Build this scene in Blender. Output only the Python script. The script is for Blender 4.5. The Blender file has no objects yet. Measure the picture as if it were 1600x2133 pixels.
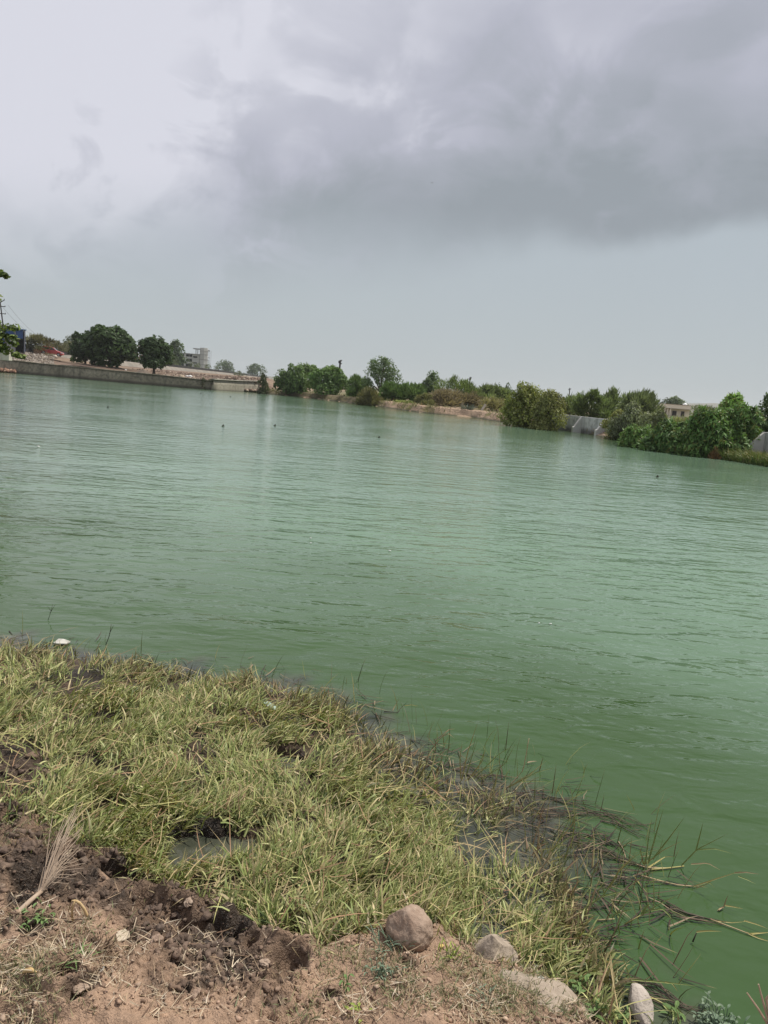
import bpy, math, random
import numpy as np
from mathutils import Vector, Matrix

random.seed(5)
R = np.random.default_rng(11)
S = bpy.context.scene
COL = S.collection

# ------------------------------------------------------------------ camera
CAM_Z = 1.85
FPX = 1602.0
PITCH = math.radians(9.05)
ROLL = math.radians(4.7)
_F = np.array([0, math.cos(PITCH), -math.sin(PITCH)])
_U0 = np.array([0, math.sin(PITCH), math.cos(PITCH)])
_R0 = np.array([1.0, 0, 0])
_R = math.cos(ROLL) * _R0 + math.sin(ROLL) * _U0
_U = -math.sin(ROLL) * _R0 + math.cos(ROLL) * _U0
cam_d = bpy.data.cameras.new("camera")
cam_d.sensor_fit = 'VERTICAL'
cam_d.sensor_height = 36.0
cam_d.lens = 36.0 * FPX / 2133.0
cam_d.clip_start = 0.05
cam_d.clip_end = 6000
cam = bpy.data.objects.new("camera", cam_d)
COL.objects.link(cam)
cam.matrix_world = Matrix(((_R[0], _U[0], -_F[0], 0), (_R[1], _U[1], -_F[1], 0), (_R[2], _U[2], -_F[2], CAM_Z), (0, 0, 0, 1)))
S.camera = cam

# ------------------------------------------------------------------ sun, sky, exposure
SUN_EL = math.radians(60)
SUN_AZ = math.radians(62)          # clockwise from the view direction (+Y)
sd_ = bpy.data.lights.new("sun", 'SUN')
sd_.energy = 4.8
sd_.angle = math.radians(0.7)
sd_.color = (1.0, 0.95, 0.87)
sun = bpy.data.objects.new("sun", sd_)
COL.objects.link(sun)
sv = Vector((math.sin(SUN_AZ) * math.cos(SUN_EL), math.cos(SUN_AZ) * math.cos(SUN_EL), math.sin(SUN_EL)))
sun.rotation_euler = sv.to_track_quat('Z', 'Y').to_euler()

W = bpy.data.worlds.new("World")
S.world = W
W.use_nodes = True


class NT:
    """tiny node helper"""
    def __init__(self, tree):
        self.t = tree
        self.n = tree.nodes
        self.l = tree.links

    def add(self, typ, **kw):
        nd = self.n.new(typ)
        for k, v in kw.items():
            setattr(nd, k, v)
        return nd

    def put(self, sock, v):
        if isinstance(v, bpy.types.NodeSocket):
            self.l.new(v, sock)
        elif v is not None:
            sock.default_value = v

    def math(self, op, a, b=None, c=None, clamp=False):
        nd = self.add('ShaderNodeMath', operation=op, use_clamp=clamp)
        self.put(nd.inputs[0], a)
        self.put(nd.inputs[1], b)
        self.put(nd.inputs[2], c)
        return nd.outputs[0]

    def smooth(self, v, a, b, lo=0.0, hi=1.0):
        nd = self.add('ShaderNodeMapRange', interpolation_type='SMOOTHSTEP')
        self.put(nd.inputs[0], v)
        self.put(nd.inputs[1], a)
        self.put(nd.inputs[2], b)
        self.put(nd.inputs[3], lo)
        self.put(nd.inputs[4], hi)
        return nd.outputs[0]

    def mix(self, f, a, b, typ='MIX'):
        nd = self.add('ShaderNodeMix', data_type='RGBA', blend_type=typ)
        self.put(nd.inputs[0], f)
        self.put(nd.inputs[6], a if not isinstance(a, tuple) else (*a[:3], 1))
        self.put(nd.inputs[7], b if not isinstance(b, tuple) else (*b[:3], 1))
        return nd.outputs[2]

    def noise(self, vec, scale, detail=3.0, rough=0.5, dist=0.0, out=0):
        nd = self.add('ShaderNodeTexNoise')
        self.put(nd.inputs['Vector'], vec)
        nd.inputs['Scale'].default_value = scale
        nd.inputs['Detail'].default_value = detail
        nd.inputs['Roughness'].default_value = rough
        nd.inputs['Distortion'].default_value = dist
        return nd.outputs[out]

    def mapping(self, vec, loc=(0, 0, 0), rot=(0, 0, 0), scale=(1, 1, 1)):
        nd = self.add('ShaderNodeMapping')
        self.put(nd.inputs[0], vec)
        nd.inputs[1].default_value = loc
        nd.inputs[2].default_value = rot
        nd.inputs[3].default_value = scale
        return nd.outputs[0]


def build_world():
    t = NT(W.node_tree)
    t.n.clear()
    out = t.add('ShaderNodeOutputWorld')
    bg = t.add('ShaderNodeBackground')
    bg.inputs[1].default_value = 0.1
    t.l.new(bg.outputs[0], out.inputs[0])
    sky = t.add('ShaderNodeTexSky', sky_type='NISHITA')
    sky.sun_disc = False
    sky.sun_elevation = SUN_EL
    sky.sun_rotation = SUN_AZ
    tc = t.add('ShaderNodeTexCoord')
    d = tc.outputs['Generated']
    sep = t.add('ShaderNodeSeparateXYZ')
    t.l.new(d, sep.inputs[0])
    x, y, z = sep.outputs
    el = t.math('MULTIPLY', t.math('ARCSINE', z), 57.2958)
    az = t.math('MULTIPLY', t.math('ARCTAN2', x, y), 57.2958)
    # cloud deck seen in perspective: direction divided by its height
    zz = t.math('ADD', t.math('MAXIMUM', z, 0.0), 0.16)
    cmb = t.add('ShaderNodeCombineXYZ')
    t.l.new(t.math('DIVIDE', x, zz), cmb.inputs[0])
    t.l.new(t.math('DIVIDE', y, zz), cmb.inputs[1])
    deck = cmb.outputs[0]
    nbig = t.noise(t.mapping(d, loc=(3.1, 1.7, 0.6), scale=(1, 1, 1.9)), 1.7, 4, 0.5, 0.2)
    nmid = t.noise(t.mapping(d, loc=(1.3, 0.2, 4.0)), 3.4, 4, 0.5, 0.25)
    nfine = t.noise(t.mapping(d, loc=(7.3, 2.2, 1.0)), 9.0, 5, 0.55, 0.3)
    # lower edge of the grey deck
    azc = t.math('MAXIMUM', t.math('MINIMUM', az, 42.0), -55.0)
    edge = t.math('ADD', t.math('MULTIPLY', azc, 0.085), 10.0)
    e = t.math('SUBTRACT', el, edge)
    e = t.math('ADD', e, t.math('MULTIPLY', t.math('SUBTRACT', nmid, 0.5), 7.0))
    e = t.math('ADD', e, t.math('MULTIPLY', t.math('SUBTRACT', nfine, 0.5), 2.6))
    soft = t.smooth(az, -14.0, 20.0, 5.0, 1.1)
    mask = t.smooth(e, t.math('MULTIPLY', soft, -1.0), soft)
    # brightness of the deck : darkest just over its edge, brighter higher and to the left
    rise = t.smooth(e, 1.0, 30.0)
    left = t.smooth(az, 16.0, -26.0)
    b = t.math('ADD', t.math('MULTIPLY', rise, 0.60), 0.02)
    b = t.math('ADD', b, t.math('MULTIPLY', left, t.math('ADD', t.math('MULTIPLY', t.smooth(e, 0.0, 15.0), 0.52), 0.10)))
    b = t.math('ADD', b, t.math('MULTIPLY', t.math('SUBTRACT', nbig, 0.5), t.math('SUBTRACT', 0.32, t.math('MULTIPLY', left, 0.26))))
    b = t.math('ADD', b, t.math('MULTIPLY', t.math('SUBTRACT', nmid, 0.5), t.math('ADD', t.math('MULTIPLY', left, 0.02), 0.36)))
    nbill = t.noise(t.mapping(d, loc=(12.2, 4.6, 9.1), scale=(1, 1, 1.7)), 5.2, 8, 0.58, 0.9)
    b = t.math('ADD', b, t.math('MULTIPLY', t.math('SUBTRACT', nbill, 0.5), t.math('ADD', t.math('MULTIPLY', left, 0.42), 0.34)))
    npuf = t.noise(t.mapping(d, loc=(3.2, 14.6, 6.1), scale=(1, 1, 1.5)), 7.0, 9, 0.55, 0.5)
    puff = t.smooth(npuf, 0.50, 0.585)
    puff = t.math('MULTIPLY', puff, t.smooth(nmid, 0.40, 0.60))
    b = t.math('ADD', b, t.math('MULTIPLY', puff, t.math('ADD', t.math('MULTIPLY', left, 0.30), 0.13)))
    # brighter banks and darker bellies of the deck
    for px, py, rad_, amp in ((20, 270, 19, .60), (230, 230, 10, .16), (100, 60, 10, .05), (900, 130, 12, .08), (440, 130, 15, .08), (690, 20, 10, .08), (1450, 60, 14, .05), (765, 300, 4.5, .12), (622, 318, 2.6, .16),
                              (1000, 40, 12, .08), (1500, 40, 14, .06), (330, 440, 11, -.10), (1250, 440, 15, -.05), (1350, 130, 14, .07)):
        v = (_F + (px - 800.0) / FPX * _R - (py - 1066.5) / FPX * _U)
        v = v / np.linalg.norm(v)
        dp = t.add('ShaderNodeVectorMath', operation='DOT_PRODUCT')
        t.l.new(d, dp.inputs[0])
        dp.inputs[1].default_value = tuple(v)
        k = t.smooth(dp.outputs['Value'], math.cos(math.radians(rad_)), 1.0)
        k = t.math('MULTIPLY', k, t.math('ADD', t.smooth(npuf, 0.40, 0.56, 0.0, 0.75), 0.62) if amp > 0 else t.math('ADD', t.math('MULTIPLY', nfine, 1.3), 0.35))
        b = t.math('ADD', b, t.math('MULTIPLY', k, amp))
    cr = t.add('ShaderNodeValToRGB')
    ce = cr.color_ramp.elements
    ce[0].position = 0.0
    ce[0].color = (3.10, 3.42, 3.75, 1)
    ce[1].position = 1.0
    ce[1].color = (7.1, 7.15, 7.9, 1)
    m1 = ce.new(0.40)
    m1.color = (4.80, 4.92, 5.70, 1)
    b = t.math('SUBTRACT', t.math('MULTIPLY', b, 0.96), 0.02)
    t.l.new(b, cr.inputs[0])
    deckcol = cr.outputs[0]
    low = t.mix(t.smooth(el, 0.0, 14.0), (4.75, 5.25, 5.5), (4.5, 5.05, 5.5))
    low = t.mix(t.math('MULTIPLY', t.math('SUBTRACT', nmid, 0.4, clamp=True), 0.6), low, (4.1, 4.5, 4.75))
    col = t.mix(mask, low, deckcol)
    # a little clear sky through thin places
    gap = t.math('MULTIPLY', t.smooth(nbig, 0.62, 0.80), t.smooth(el, 24.0, 40.0))
    gap = t.math('ADD', t.math('MULTIPLY', gap, 0.3), 0.04)
    col = t.mix(gap, col, sky.outputs[0])
    below = t.smooth(el, -6.0, -0.5)
    col = t.mix(below, (2.2, 2.3, 2.1), col)
    t.l.new(col, bg.inputs[0])


build_world()
S.view_settings.view_transform = 'Standard'
S.view_settings.look = 'None'
S.view_settings.gamma = 1.0
S.view_settings.exposure = 0.0
S.view_settings.use_curve_mapping = False
S.render.engine = 'CYCLES'
S.cycles.max_bounces = 6
S.cycles.diffuse_bounces = 3
S.cycles.glossy_bounces = 3
S.cycles.transmission_bounces = 4
S.cycles.transparent_max_bounces = 8
S.cycles.volume_bounces = 0
S.cycles.sample_clamp_indirect = 4.0
S.cycles.sample_clamp_direct = 12.0
S.cycles.caustics_reflective = False
S.cycles.caustics_refractive = False
S.cycles.use_denoising = True


# ------------------------------------------------------------------ pixel <-> world (photo pixels, 1600x2133)
def ray(px, py):
    return _F + (px - 800.0) / FPX * _R - (py - 1066.5) / FPX * _U


def on_z(px, py, z=0.0):
    v = ray(px, py)
    k = (z - CAM_Z) / v[2]
    return np.array([v[0] * k, v[1] * k, z])


def at(px, py, D):
    v = ray(px, py)
    k = D / math.hypot(v[0], v[1])
    return np.array([v[0] * k, v[1] * k, CAM_Z + v[2] * k])


def hd(p):
    return math.hypot(p[0], p[1])


def ss(a, b, x):
    t = np.clip((x - a) / (b - a), 0, 1)
    return t * t * (3 - 2 * t)


# ------------------------------------------------------------------ noise
def _hash(ix, iy, seed):
    h = (ix.astype(np.int64) * 374761393 + iy.astype(np.int64) * 668265263 + seed * 974634777) & 0xffffffff
    h = ((h ^ (h >> 13)) * 1274126177) & 0xffffffff
    h = (h ^ (h >> 16)) & 0xffffffff
    return h


def perlin(x, y, seed=0):
    x = np.asarray(x, float)
    y = np.asarray(y, float)
    ix = np.floor(x)
    iy = np.floor(y)
    fx = x - ix
    fy = y - iy
    u = fx * fx * fx * (fx * (fx * 6 - 15) + 10)
    v = fy * fy * fy * (fy * (fy * 6 - 15) + 10)

    def g(ox, oy):
        a = _hash(ix + ox, iy + oy, seed) * (2 * math.pi / 4294967296.0)
        return np.cos(a) * (fx - ox) + np.sin(a) * (fy - oy)
    a = g(0, 0) + u * (g(1, 0) - g(0, 0))
    b = g(0, 1) + u * (g(1, 1) - g(0, 1))
    return (a + v * (b - a)) * 1.5


def fbm(x, y, octv=4, seed=0, gain=0.5, billow=False):
    s = 0
    a = 1.0
    f = 1.0
    for k in range(octv):
        n = perlin(x * f + 13.7 * k, y * f - 7.1 * k, seed + k)
        s = s + a * (np.abs(n) * 2 - 0.6 if billow else n)
        a *= gain
        f *= 2.03
    return s


# ------------------------------------------------------------------ mesh helpers
def link(o, parent=None):
    COL.objects.link(o)
    if parent is not None:
        o.parent = parent
    return o


def np_mesh(name, verts, faces, mat, parent=None, col=None, smooth=False, attrs=None):
    """faces: array (M,k)"""
    verts = np.ascontiguousarray(verts, np.float32)
    faces = np.ascontiguousarray(faces, np.int32)
    me = bpy.data.meshes.new(name)
    me.vertices.add(len(verts))
    me.vertices.foreach_set('co', verts.ravel())
    M, k = faces.shape
    me.loops.add(M * k)
    me.loops.foreach_set('vertex_index', faces.ravel())
    me.polygons.add(M)
    me.polygons.foreach_set('loop_start', np.arange(0, M * k, k, dtype=np.int32))
    me.polygons.foreach_set('loop_total', np.full(M, k, np.int32))
    if smooth:
        me.polygons.foreach_set('use_smooth', np.ones(M, bool))
    me.update(calc_edges=True)
    if col is not None:
        ca = me.color_attributes.new('Col', 'FLOAT_COLOR', 'POINT')
        c4 = np.ones((len(verts), 4), np.float32)
        c4[:, :3] = col
        ca.data.foreach_set('color', c4.ravel())
    for an, av in (attrs or {}).items():
        a = me.attributes.new(an, 'FLOAT', 'POINT')
        a.data.foreach_set('value', np.ascontiguousarray(av, np.float32))
    if mat is not None:
        me.materials.append(mat)
    return link(bpy.data.objects.new(name, me), parent)


class MB:
    """collects small shapes and links them as ONE mesh object"""
    def __init__(self):
        self.v = []
        self.f = []

    def poly(self, pts, faces):
        o = len(self.v)
        self.v += [tuple(p) for p in pts]
        self.f += [tuple(i + o for i in f) for f in faces]

    def box(self, c, s, rz=0.0, M=None):
        hx, hy, hz = s[0] / 2, s[1] / 2, s[2] / 2
        ca, sa = math.cos(rz), math.sin(rz)
        pts = []
        for dz in (-hz, hz):
            for dx, dy in ((-hx, -hy), (hx, -hy), (hx, hy), (-hx, hy)):
                pts.append((c[0] + dx * ca - dy * sa, c[1] + dx * sa + dy * ca, c[2] + dz))
        self.poly(pts, [(0, 3, 2, 1), (4, 5, 6, 7), (0, 1, 5, 4), (1, 2, 6, 5), (2, 3, 7, 6), (3, 0, 4, 7)])

    def tube(self, pts, rad, n=6, cap=True):
        pts = [np.array(p, float) for p in pts]
        if not hasattr(rad, '__len__'):
            rad = [rad] * len(pts)
        o = len(self.v)
        ref = np.array([0.31, 0.17, 0.93])
        for i, p in enumerate(pts):
            d = pts[min(i + 1, len(pts) - 1)] - pts[max(i - 1, 0)]
            d = d / (np.linalg.norm(d) + 1e-9)
            if abs(d @ ref) > 0.95:
                ref = np.array([0.9, 0.3, 0.1])
            a = np.cross(d, ref)
            a /= np.linalg.norm(a)
            b = np.cross(d, a)
            for k in range(n):
                t = 2 * math.pi * k / n
                self.v.append(tuple(p + rad[i] * (math.cos(t) * a + math.sin(t) * b)))
        for i in range(len(pts) - 1):
            for k in range(n):
                k2 = (k + 1) % n
                self.f.append((o + i * n + k, o + i * n + k2, o + (i + 1) * n + k2, o + (i + 1) * n + k))
        if cap:
            self.f.append(tuple(o + k for k in range(n - 1, -1, -1)))
            self.f.append(tuple(o + (len(pts) - 1) * n + k for k in range(n)))

    def strip(self, pts, wid, side=None, up=(0, 0, 1)):
        """a leaf blade: flat tapered strip with a slight keel"""
        pts = [np.array(p, float) for p in pts]
        o = len(self.v)
        n = len(pts)
        for i, p in enumerate(pts):
            d = pts[min(i + 1, n - 1)] - pts[max(i - 1, 0)]
            d = d / (np.linalg.norm(d) + 1e-9)
            s = np.cross(d, side if side is not None else np.array(up, float))
            if np.linalg.norm(s) < 1e-3:
                s = np.array([1.0, 0, 0])
            s /= np.linalg.norm(s)
            w = wid[i] if hasattr(wid, '__len__') else wid * (1 - (i / (n - 1)) ** 2 * 0.92)
            kk = np.cross(s, d) * w * 0.35
            self.v += [tuple(p - s * w / 2 + kk), tuple(p), tuple(p + s * w / 2 + kk)]
        for i in range(n - 1):
            a = o + 3 * i
            self.f += [(a, a + 1, a + 4, a + 3), (a + 1, a + 2, a + 5, a + 4)]

    def prism(self, prof, axis_a, axis_b, axis_c, org, half):
        """profile points (u,v) in the plane a,b extruded +-half along c"""
        o = len(self.v)
        a, b, c, g = (np.array(q, float) for q in (axis_a, axis_b, axis_c, org))
        n = len(prof)
        for sgn in (-1, 1):
            for u, v in prof:
                self.v.append(tuple(g + a * u + b * v + c * half * sgn))
        self.f.append(tuple(o + k for k in range(n)))
        self.f.append(tuple(o + n + k for k in range(n - 1, -1, -1)))
        for k in range(n):
            k2 = (k + 1) % n
            self.f.append((o + k2, o + k, o + n + k, o + n + k2))

    def build(self, name, mat, parent=None, smooth=False, col=None, bevel=0.0):
        me = bpy.data.meshes.new(name)
        me.from_pydata(self.v, [], self.f)
        if smooth:
            me.polygons.foreach_set('use_smooth', np.ones(len(me.polygons), bool))
        if col is not None:
            ca = me.color_attributes.new('Col', 'FLOAT_COLOR', 'POINT')
            c4 = np.ones((len(self.v), 4), np.float32)
            c4[:, :3] = col
            ca.data.foreach_set('color', c4.ravel())
        me.materials.append(mat)
        o = link(bpy.data.objects.new(name, me), parent)
        if bevel:
            m = o.modifiers.new('bevel', 'BEVEL')
            m.width = bevel
            m.segments = 2
        return o


def tag(o, label=None, cat=None, group=None, kind=None):
    if label:
        o['label'] = label
    if cat:
        o['category'] = cat
    if group:
        o['group'] = group
    if kind:
        o['kind'] = kind
    return o


def empty(name, loc, label=None, cat=None, group=None, rz=0.0):
    o = bpy.data.objects.new(name, None)
    o.empty_display_size = 0.2
    o.location = tuple(loc)
    o.rotation_euler = (0, 0, rz)
    link(o)
    return tag(o, label, cat, group)


# ------------------------------------------------------------------ materials
MATS = {}


def mat(name):
    m = bpy.data.materials.new(name)
    m.use_nodes = True
    t = NT(m.node_tree)
    b = t.n['Principled BSDF']
    MATS[name] = m
    return m, t, b


def simple(name, c1, c2=None, scale=6.0, rough=0.8, bump=0.0, bscale=None, metal=0.0, detail=4, spec=0.3, streak=None):
    m, t, b = mat(name)
    tc = t.add('ShaderNodeTexCoord')
    v = tc.outputs['Object']
    if streak:
        v = t.mapping(v, scale=streak)
    n = t.noise(v, scale, detail, 0.6)
    f = t.smooth(n, 0.3, 0.7)
    t.put(b.inputs['Base Color'], t.mix(f, tuple(c1), tuple(c2 or c1)))
    b.inputs['Roughness'].default_value = rough
    b.inputs['Metallic'].default_value = metal
    b.inputs['Specular IOR Level'].default_value = spec
    if bump:
        bp = t.add('ShaderNodeBump')
        bp.inputs['Strength'].default_value = 1.0
        bp.inputs['Distance'].default_value = bump
        t.put(bp.inputs['Height'], t.noise(tc.outputs['Object'], bscale or scale * 3, 5, 0.6))
        t.put(b.inputs['Normal'], bp.outputs[0])
    return m


def leaf_mat(name, transl=0.3, rough=0.55, gloss=0.25):
    m, t, b = mat(name)
    a = t.add('ShaderNodeVertexColor', layer_name='Col')
    b.inputs['Roughness'].default_value = rough
    b.inputs['Specular IOR Level'].default_value = gloss
    t.put(b.inputs['Base Color'], a.outputs[0])
    tr = t.add('ShaderNodeBsdfTranslucent')
    tcol = t.mix(1.0, a.outputs[0], (1.0, 1.05, 0.6), 'MULTIPLY')
    t.put(tr.inputs[0], tcol)
    mx = t.add('ShaderNodeMixShader')
    mx.inputs[0].default_value = transl
    t.l.new(b.outputs[0], mx.inputs[1])
    t.l.new(tr.outputs[0], mx.inputs[2])
    t.l.new(mx.outputs[0], t.n['Material Output'].inputs[0])
    return m


LEAF = leaf_mat('leaf')
GRASS = leaf_mat('grass_blade', 0.22, 0.5, 0.3)
STRAW = leaf_mat('straw', 0.12, 0.75, 0.2)
BARK = simple('bark', (0.07, 0.055, 0.042), (0.13, 0.105, 0.08), 5, 0.9, 0.02, 14, streak=(1, 1, .3))
CONC_OLD = None


def ground_mat(name, near):
    """soil: vertex colour, wetness and fine relief"""
    m, t, b = mat(name)
    a = t.add('ShaderNodeVertexColor', layer_name='Col')
    tc = t.add('ShaderNodeTexCoord')
    v = tc.outputs['Object']
    if near:
        n1 = t.noise(v, 5.0, 5, 0.6)
        n2 = t.noise(v, 42.0, 5, 0.65)
        n3 = t.noise(v, 190.0, 3, 0.6)
    else:
        n1 = t.noise(v, 0.12, 6, 0.6)
        n2 = t.noise(v, 0.9, 6, 0.65)
        n3 = t.noise(v, 6.0, 4, 0.6)
    f = t.math('ADD', t.math('MULTIPLY', n1, 0.5), t.math('ADD', t.math('MULTIPLY', n2, 0.55), t.math('MULTIPLY', n3, 0.35)))
    f = t.smooth(f, 0.42, 0.98, 0.62, 1.38)
    sc = t.add('ShaderNodeVectorMath', operation='SCALE')
    t.l.new(a.outputs[0], sc.inputs[0])
    t.put(sc.inputs['Scale'], f)
    c = sc.outputs[0]
    if near:
        c = t.mix(t.smooth(n3, 0.62, 0.74, 0.0, 0.5), c, (0.40, 0.31, 0.23))
    t.put(b.inputs['Base Color'], c)
    w = t.add('ShaderNodeAttribute', attribute_name='wet')
    rr = t.smooth(w.outputs['Fac'], 0.2, 1.0, 0.95, 0.36 if near else 0.6)
    t.put(b.inputs['Roughness'], rr)
    b.inputs['Specular IOR Level'].default_value = 0.3
    bp = t.add('ShaderNodeBump')
    bp.inputs['Strength'].default_value = 1.0
    bp.inputs['Distance'].default_value = 0.020 if near else 0.25
    t.put(bp.inputs['Height'], t.math('ADD', n2, t.math('MULTIPLY', n3, 0.4)))
    t.put(b.inputs['Normal'], bp.outputs[0])
    return m


SOIL = ground_mat('bank_soil', True)
FARSOIL = ground_mat('far_soil', False)


def water_mat():
    m, t, b = mat('algae_water')
    tc = t.add('ShaderNodeTexCoord')
    v = tc.outputs['Object']
    sh = t.add('ShaderNodeAttribute', attribute_name='shallow')
    calm = t.add('ShaderNodeAttribute', attribute_name='calm')
    nb = t.noise(v, 0.35, 3, 0.5)
    green = t.mix(t.smooth(nb, 0.3, 0.7), (0.037, 0.073, 0.022), (0.044, 0.083, 0.029))
    dp = t.add('ShaderNodeAttribute', attribute_name='algae')
    green = t.mix(dp.outputs['Fac'], green, (0.132, 0.212, 0.138))
    mudn = t.noise(v, 3.5, 4, 0.6)
    mud = t.mix(t.smooth(mudn, 0.35, 0.65), (0.026, 0.027, 0.022), (0.085, 0.083, 0.062))
    t.put(b.inputs['Base Color'], t.mix(sh.outputs['Fac'], green, mud))
    b.inputs['IOR'].default_value = 1.333
    b.inputs['Roughness'].default_value = 0.07
    b.inputs['Specular IOR Level'].default_value = 0.5
    # ripples: crests lie across the view, several lengths
    rot = math.radians(-9)
    w1 = t.noise(t.mapping(v, rot=(0, 0, rot), scale=(0.42, 1.0, 1)), 2.1, 2, 0.45, 0.4)
    w2 = t.noise(t.mapping(v, loc=(3, 5, 0), rot=(0, 0, rot * 2), scale=(0.5, 1.0, 1)), 6.5, 2, 0.5, 0.5)
    w3 = t.noise(t.mapping(v, loc=(8, 1, 0), rot=(0, 0, 0.3), scale=(0.6, 1.0, 1)), 17.0, 2, 0.5, 0.3)
    patch = t.smooth(t.noise(t.mapping(v, scale=(0.5, 1, 1)), 0.16, 3, 0.5), 0.32, 0.68, 0.45, 1.25)
    h = t.math('ADD', t.math('MULTIPLY', w1, 0.074), t.math('MULTIPLY', w2, 0.034))
    h = t.math('ADD', h, t.math('MULTIPLY', t.math('MULTIPLY', w3, 0.0075), patch))
    h = t.math('MULTIPLY', h, t.math('MULTIPLY', patch, calm.outputs['Fac']))
    bp = t.add('ShaderNodeBump')
    bp.inputs['Strength'].default_value = 1.0
    bp.inputs['Distance'].default_value = 1.0
    t.put(bp.inputs['Height'], h)
    t.put(b.inputs['Normal'], bp.outputs[0])
    return m


WATER = water_mat()

# ------------------------------------------------------------------ lake outline (metres, from its waterline)
near_px = [(-260, 1335), (-120, 1340), (0, 1347), (120, 1367), (250, 1393), (400, 1413), (560, 1432), (680, 1475), (770, 1535),
           (860, 1590), (960, 1625), (1060, 1665), (1140, 1745), (1180, 1840), (1225, 1905), (1275, 1990), (1322, 2048),
           (1390, 2098), (1455, 2145), (1620, 2260)]
SHORE_NEAR = np.array([on_z(*p)[:2] for p in near_px])
far_px = [(0, 774.8), (75, 781), (150, 787.6), (225, 794.5), (300, 801), (372, 806.8), (445, 812.4), (495, 815), (540, 817.6), (575, 822), (640, 828.5), (700, 835.5), (760, 843),
          (825, 852), (866, 858), (900, 861.5), (940, 865), (990, 870), (1050, 880), (1120, 888), (1180, 896), (1235, 906), (1290, 916),
          (1350, 928), (1430, 939), (1500, 948), (1560, 954), (1605, 958)]
SHORE_FAR = np.array([on_z(*p)[:2] for p in far_px])
left_w = np.array([(-5.2, 7.2), (-8.6, 11), (-10.9, 17), (-13.4, 23), (-19, 33), (-33, 55), (-50, 80)])
right_w = np.array([(24, 31), (33, 24), (34, 12), (24, 2), (10, -2.5), (3.4, 0.2)])
LAKE = np.vstack([SHORE_NEAR[::-1][:-1], left_w, SHORE_FAR, right_w])


def poly_sd(P, x, y):
    """signed distance, positive outside"""
    x = np.asarray(x, float)
    y = np.asarray(y, float)
    d = np.full(x.shape, 1e18)
    ins = np.zeros(x.shape, bool)
    n = len(P)
    for i in range(n):
        ax, ay = P[i]
        bx, by = P[(i + 1) % n]
        ex, ey = bx - ax, by - ay
        wx, wy = x - ax, y - ay
        t = np.clip((wx * ex + wy * ey) / (ex * ex + ey * ey + 1e-12), 0, 1)
        dx, dy = wx - ex * t, wy - ey * t
        d = np.minimum(d, dx * dx + dy * dy)
        c = ((ay > y) != (by > y))
        with np.errstate(divide='ignore', invalid='ignore'):
            xi = (bx - ax) * (y - ay) / ((by - ay) if abs(by - ay) > 1e-12 else 1e-12) + ax
        ins ^= c & (x < xi)
    d = np.sqrt(d)
    return np.where(ins, -d, d)


def leftness(x, y):
    s = x / np.maximum(y, 1e-3)
    return ss(-0.142, -0.162, s) * ss(35, 60, y)


def far_h(x, y, sd=None):
    x = np.asarray(x, float)
    y = np.asarray(y, float)
    if sd is None:
        sd = poly_sd(LAKE, x, y)
    D = np.hypot(x, y)
    L = leftness(x, y)
    s = x / np.maximum(y, 1e-3)
    right = (0.62 - 0.28 * ss(0.15, 0.21, s)) * ss(0, 1.0, sd) + 0.45 * ss(2, 25, sd)
    left = 1.1 + 0.35 * ss(-0.30, -0.52, s) + 1.15 * ss(5, 60, sd) + 0.85 * ss(-0.36, -0.47, s) * ss(10, 48, sd)
    nearw = ss(16, 8, D)
    near = 0.04 * ss(0, 0.2, sd) + 0.22 * ss(0.2, 2.6, sd)
    h = right * (1 - L) + left * L
    h = h * (1 - nearw) + near * nearw
    h = h + 0.6 * fbm(x * 0.01, y * 0.01, 3, 5) * ss(60, 250, sd)
    dep = -0.05 - 0.9 * ss(0, 5, -sd)
    return np.where(sd > 0, h, dep)


# soil (bare earth) polygon of the near bank
soil_px = [(-400, 1560), (-150, 1590), (0, 1655), (120, 1712), (230, 1755), (300, 1800), (360, 1830), (430, 1858), (520, 1885), (590, 1920),
           (680, 1935), (750, 1905), (820, 1895), (900, 1902), (960, 1918), (1010, 1930), (1080, 1972), (1160, 1992), (1240, 2038), (1300, 2100), (1340, 2150),
           (1420, 2260), (1200, 2900), (-400, 2900)]
SOILP = np.array([on_z(px, py, 0.08)[:2] for px, py in soil_px])
mudp_px = [(-200, 1540), (-20, 1560), (70, 1575), (110, 1625), (95, 1690), (30, 1700), (-200, 1640)]
MUDP = np.array([on_z(px, py, 0.03)[:2] for px, py in mudp_px])
# muddy trampled band inside the soil: distance from the soil edge
puddles = [(450, 1778, 0.25, 0.13), (370, 1800, .13, .07), (225, 1698, .10, .06), (172, 1612, .10, .06), (755, 1893, .10, .07), (590, 1590, .12, .08),
           (330, 1585, .10, .06), (880, 1700, .08, .05), (985, 1750, .08, .05), (1080, 1800, .08, .06), (245, 1858, .07, .05), (395, 1960, .08, .03)]
PUD = [(*on_z(a, b, 0.0)[:2], rx, ry) for a, b, rx, ry in puddles]
hoof = [(470, 1930, .075, .09), (522, 1958, .03, .05), (610, 1925, .07, .11), (600, 2000, .07, .07), (588, 2045, .035, .05), (355, 1900, .09, .08), (300, 1870, .06, .06),
        (430, 1890, .07, .06), (395, 1925, .06, .06), (275, 1905, .05, .04), (50, 1855, .07, .07), (130, 2065, .05, .08), (205, 2070, .035, .05), (165, 2105, .05, .05), (75, 1955, .06, .04),
        (20, 1700, .06, .05), (60, 1670, .05, .03), (1245, 2098, .05, .045), (690, 2085, .03, .02), (365, 2015, .03, .02), (380, 2085, .025, .02), (570, 2098, .04, .02), (850, 2020, .03, .02)]
HOOF = [(*on_z(a, b, 0.1)[:2], r, dp) for a, b, r, dp in hoof]


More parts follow.
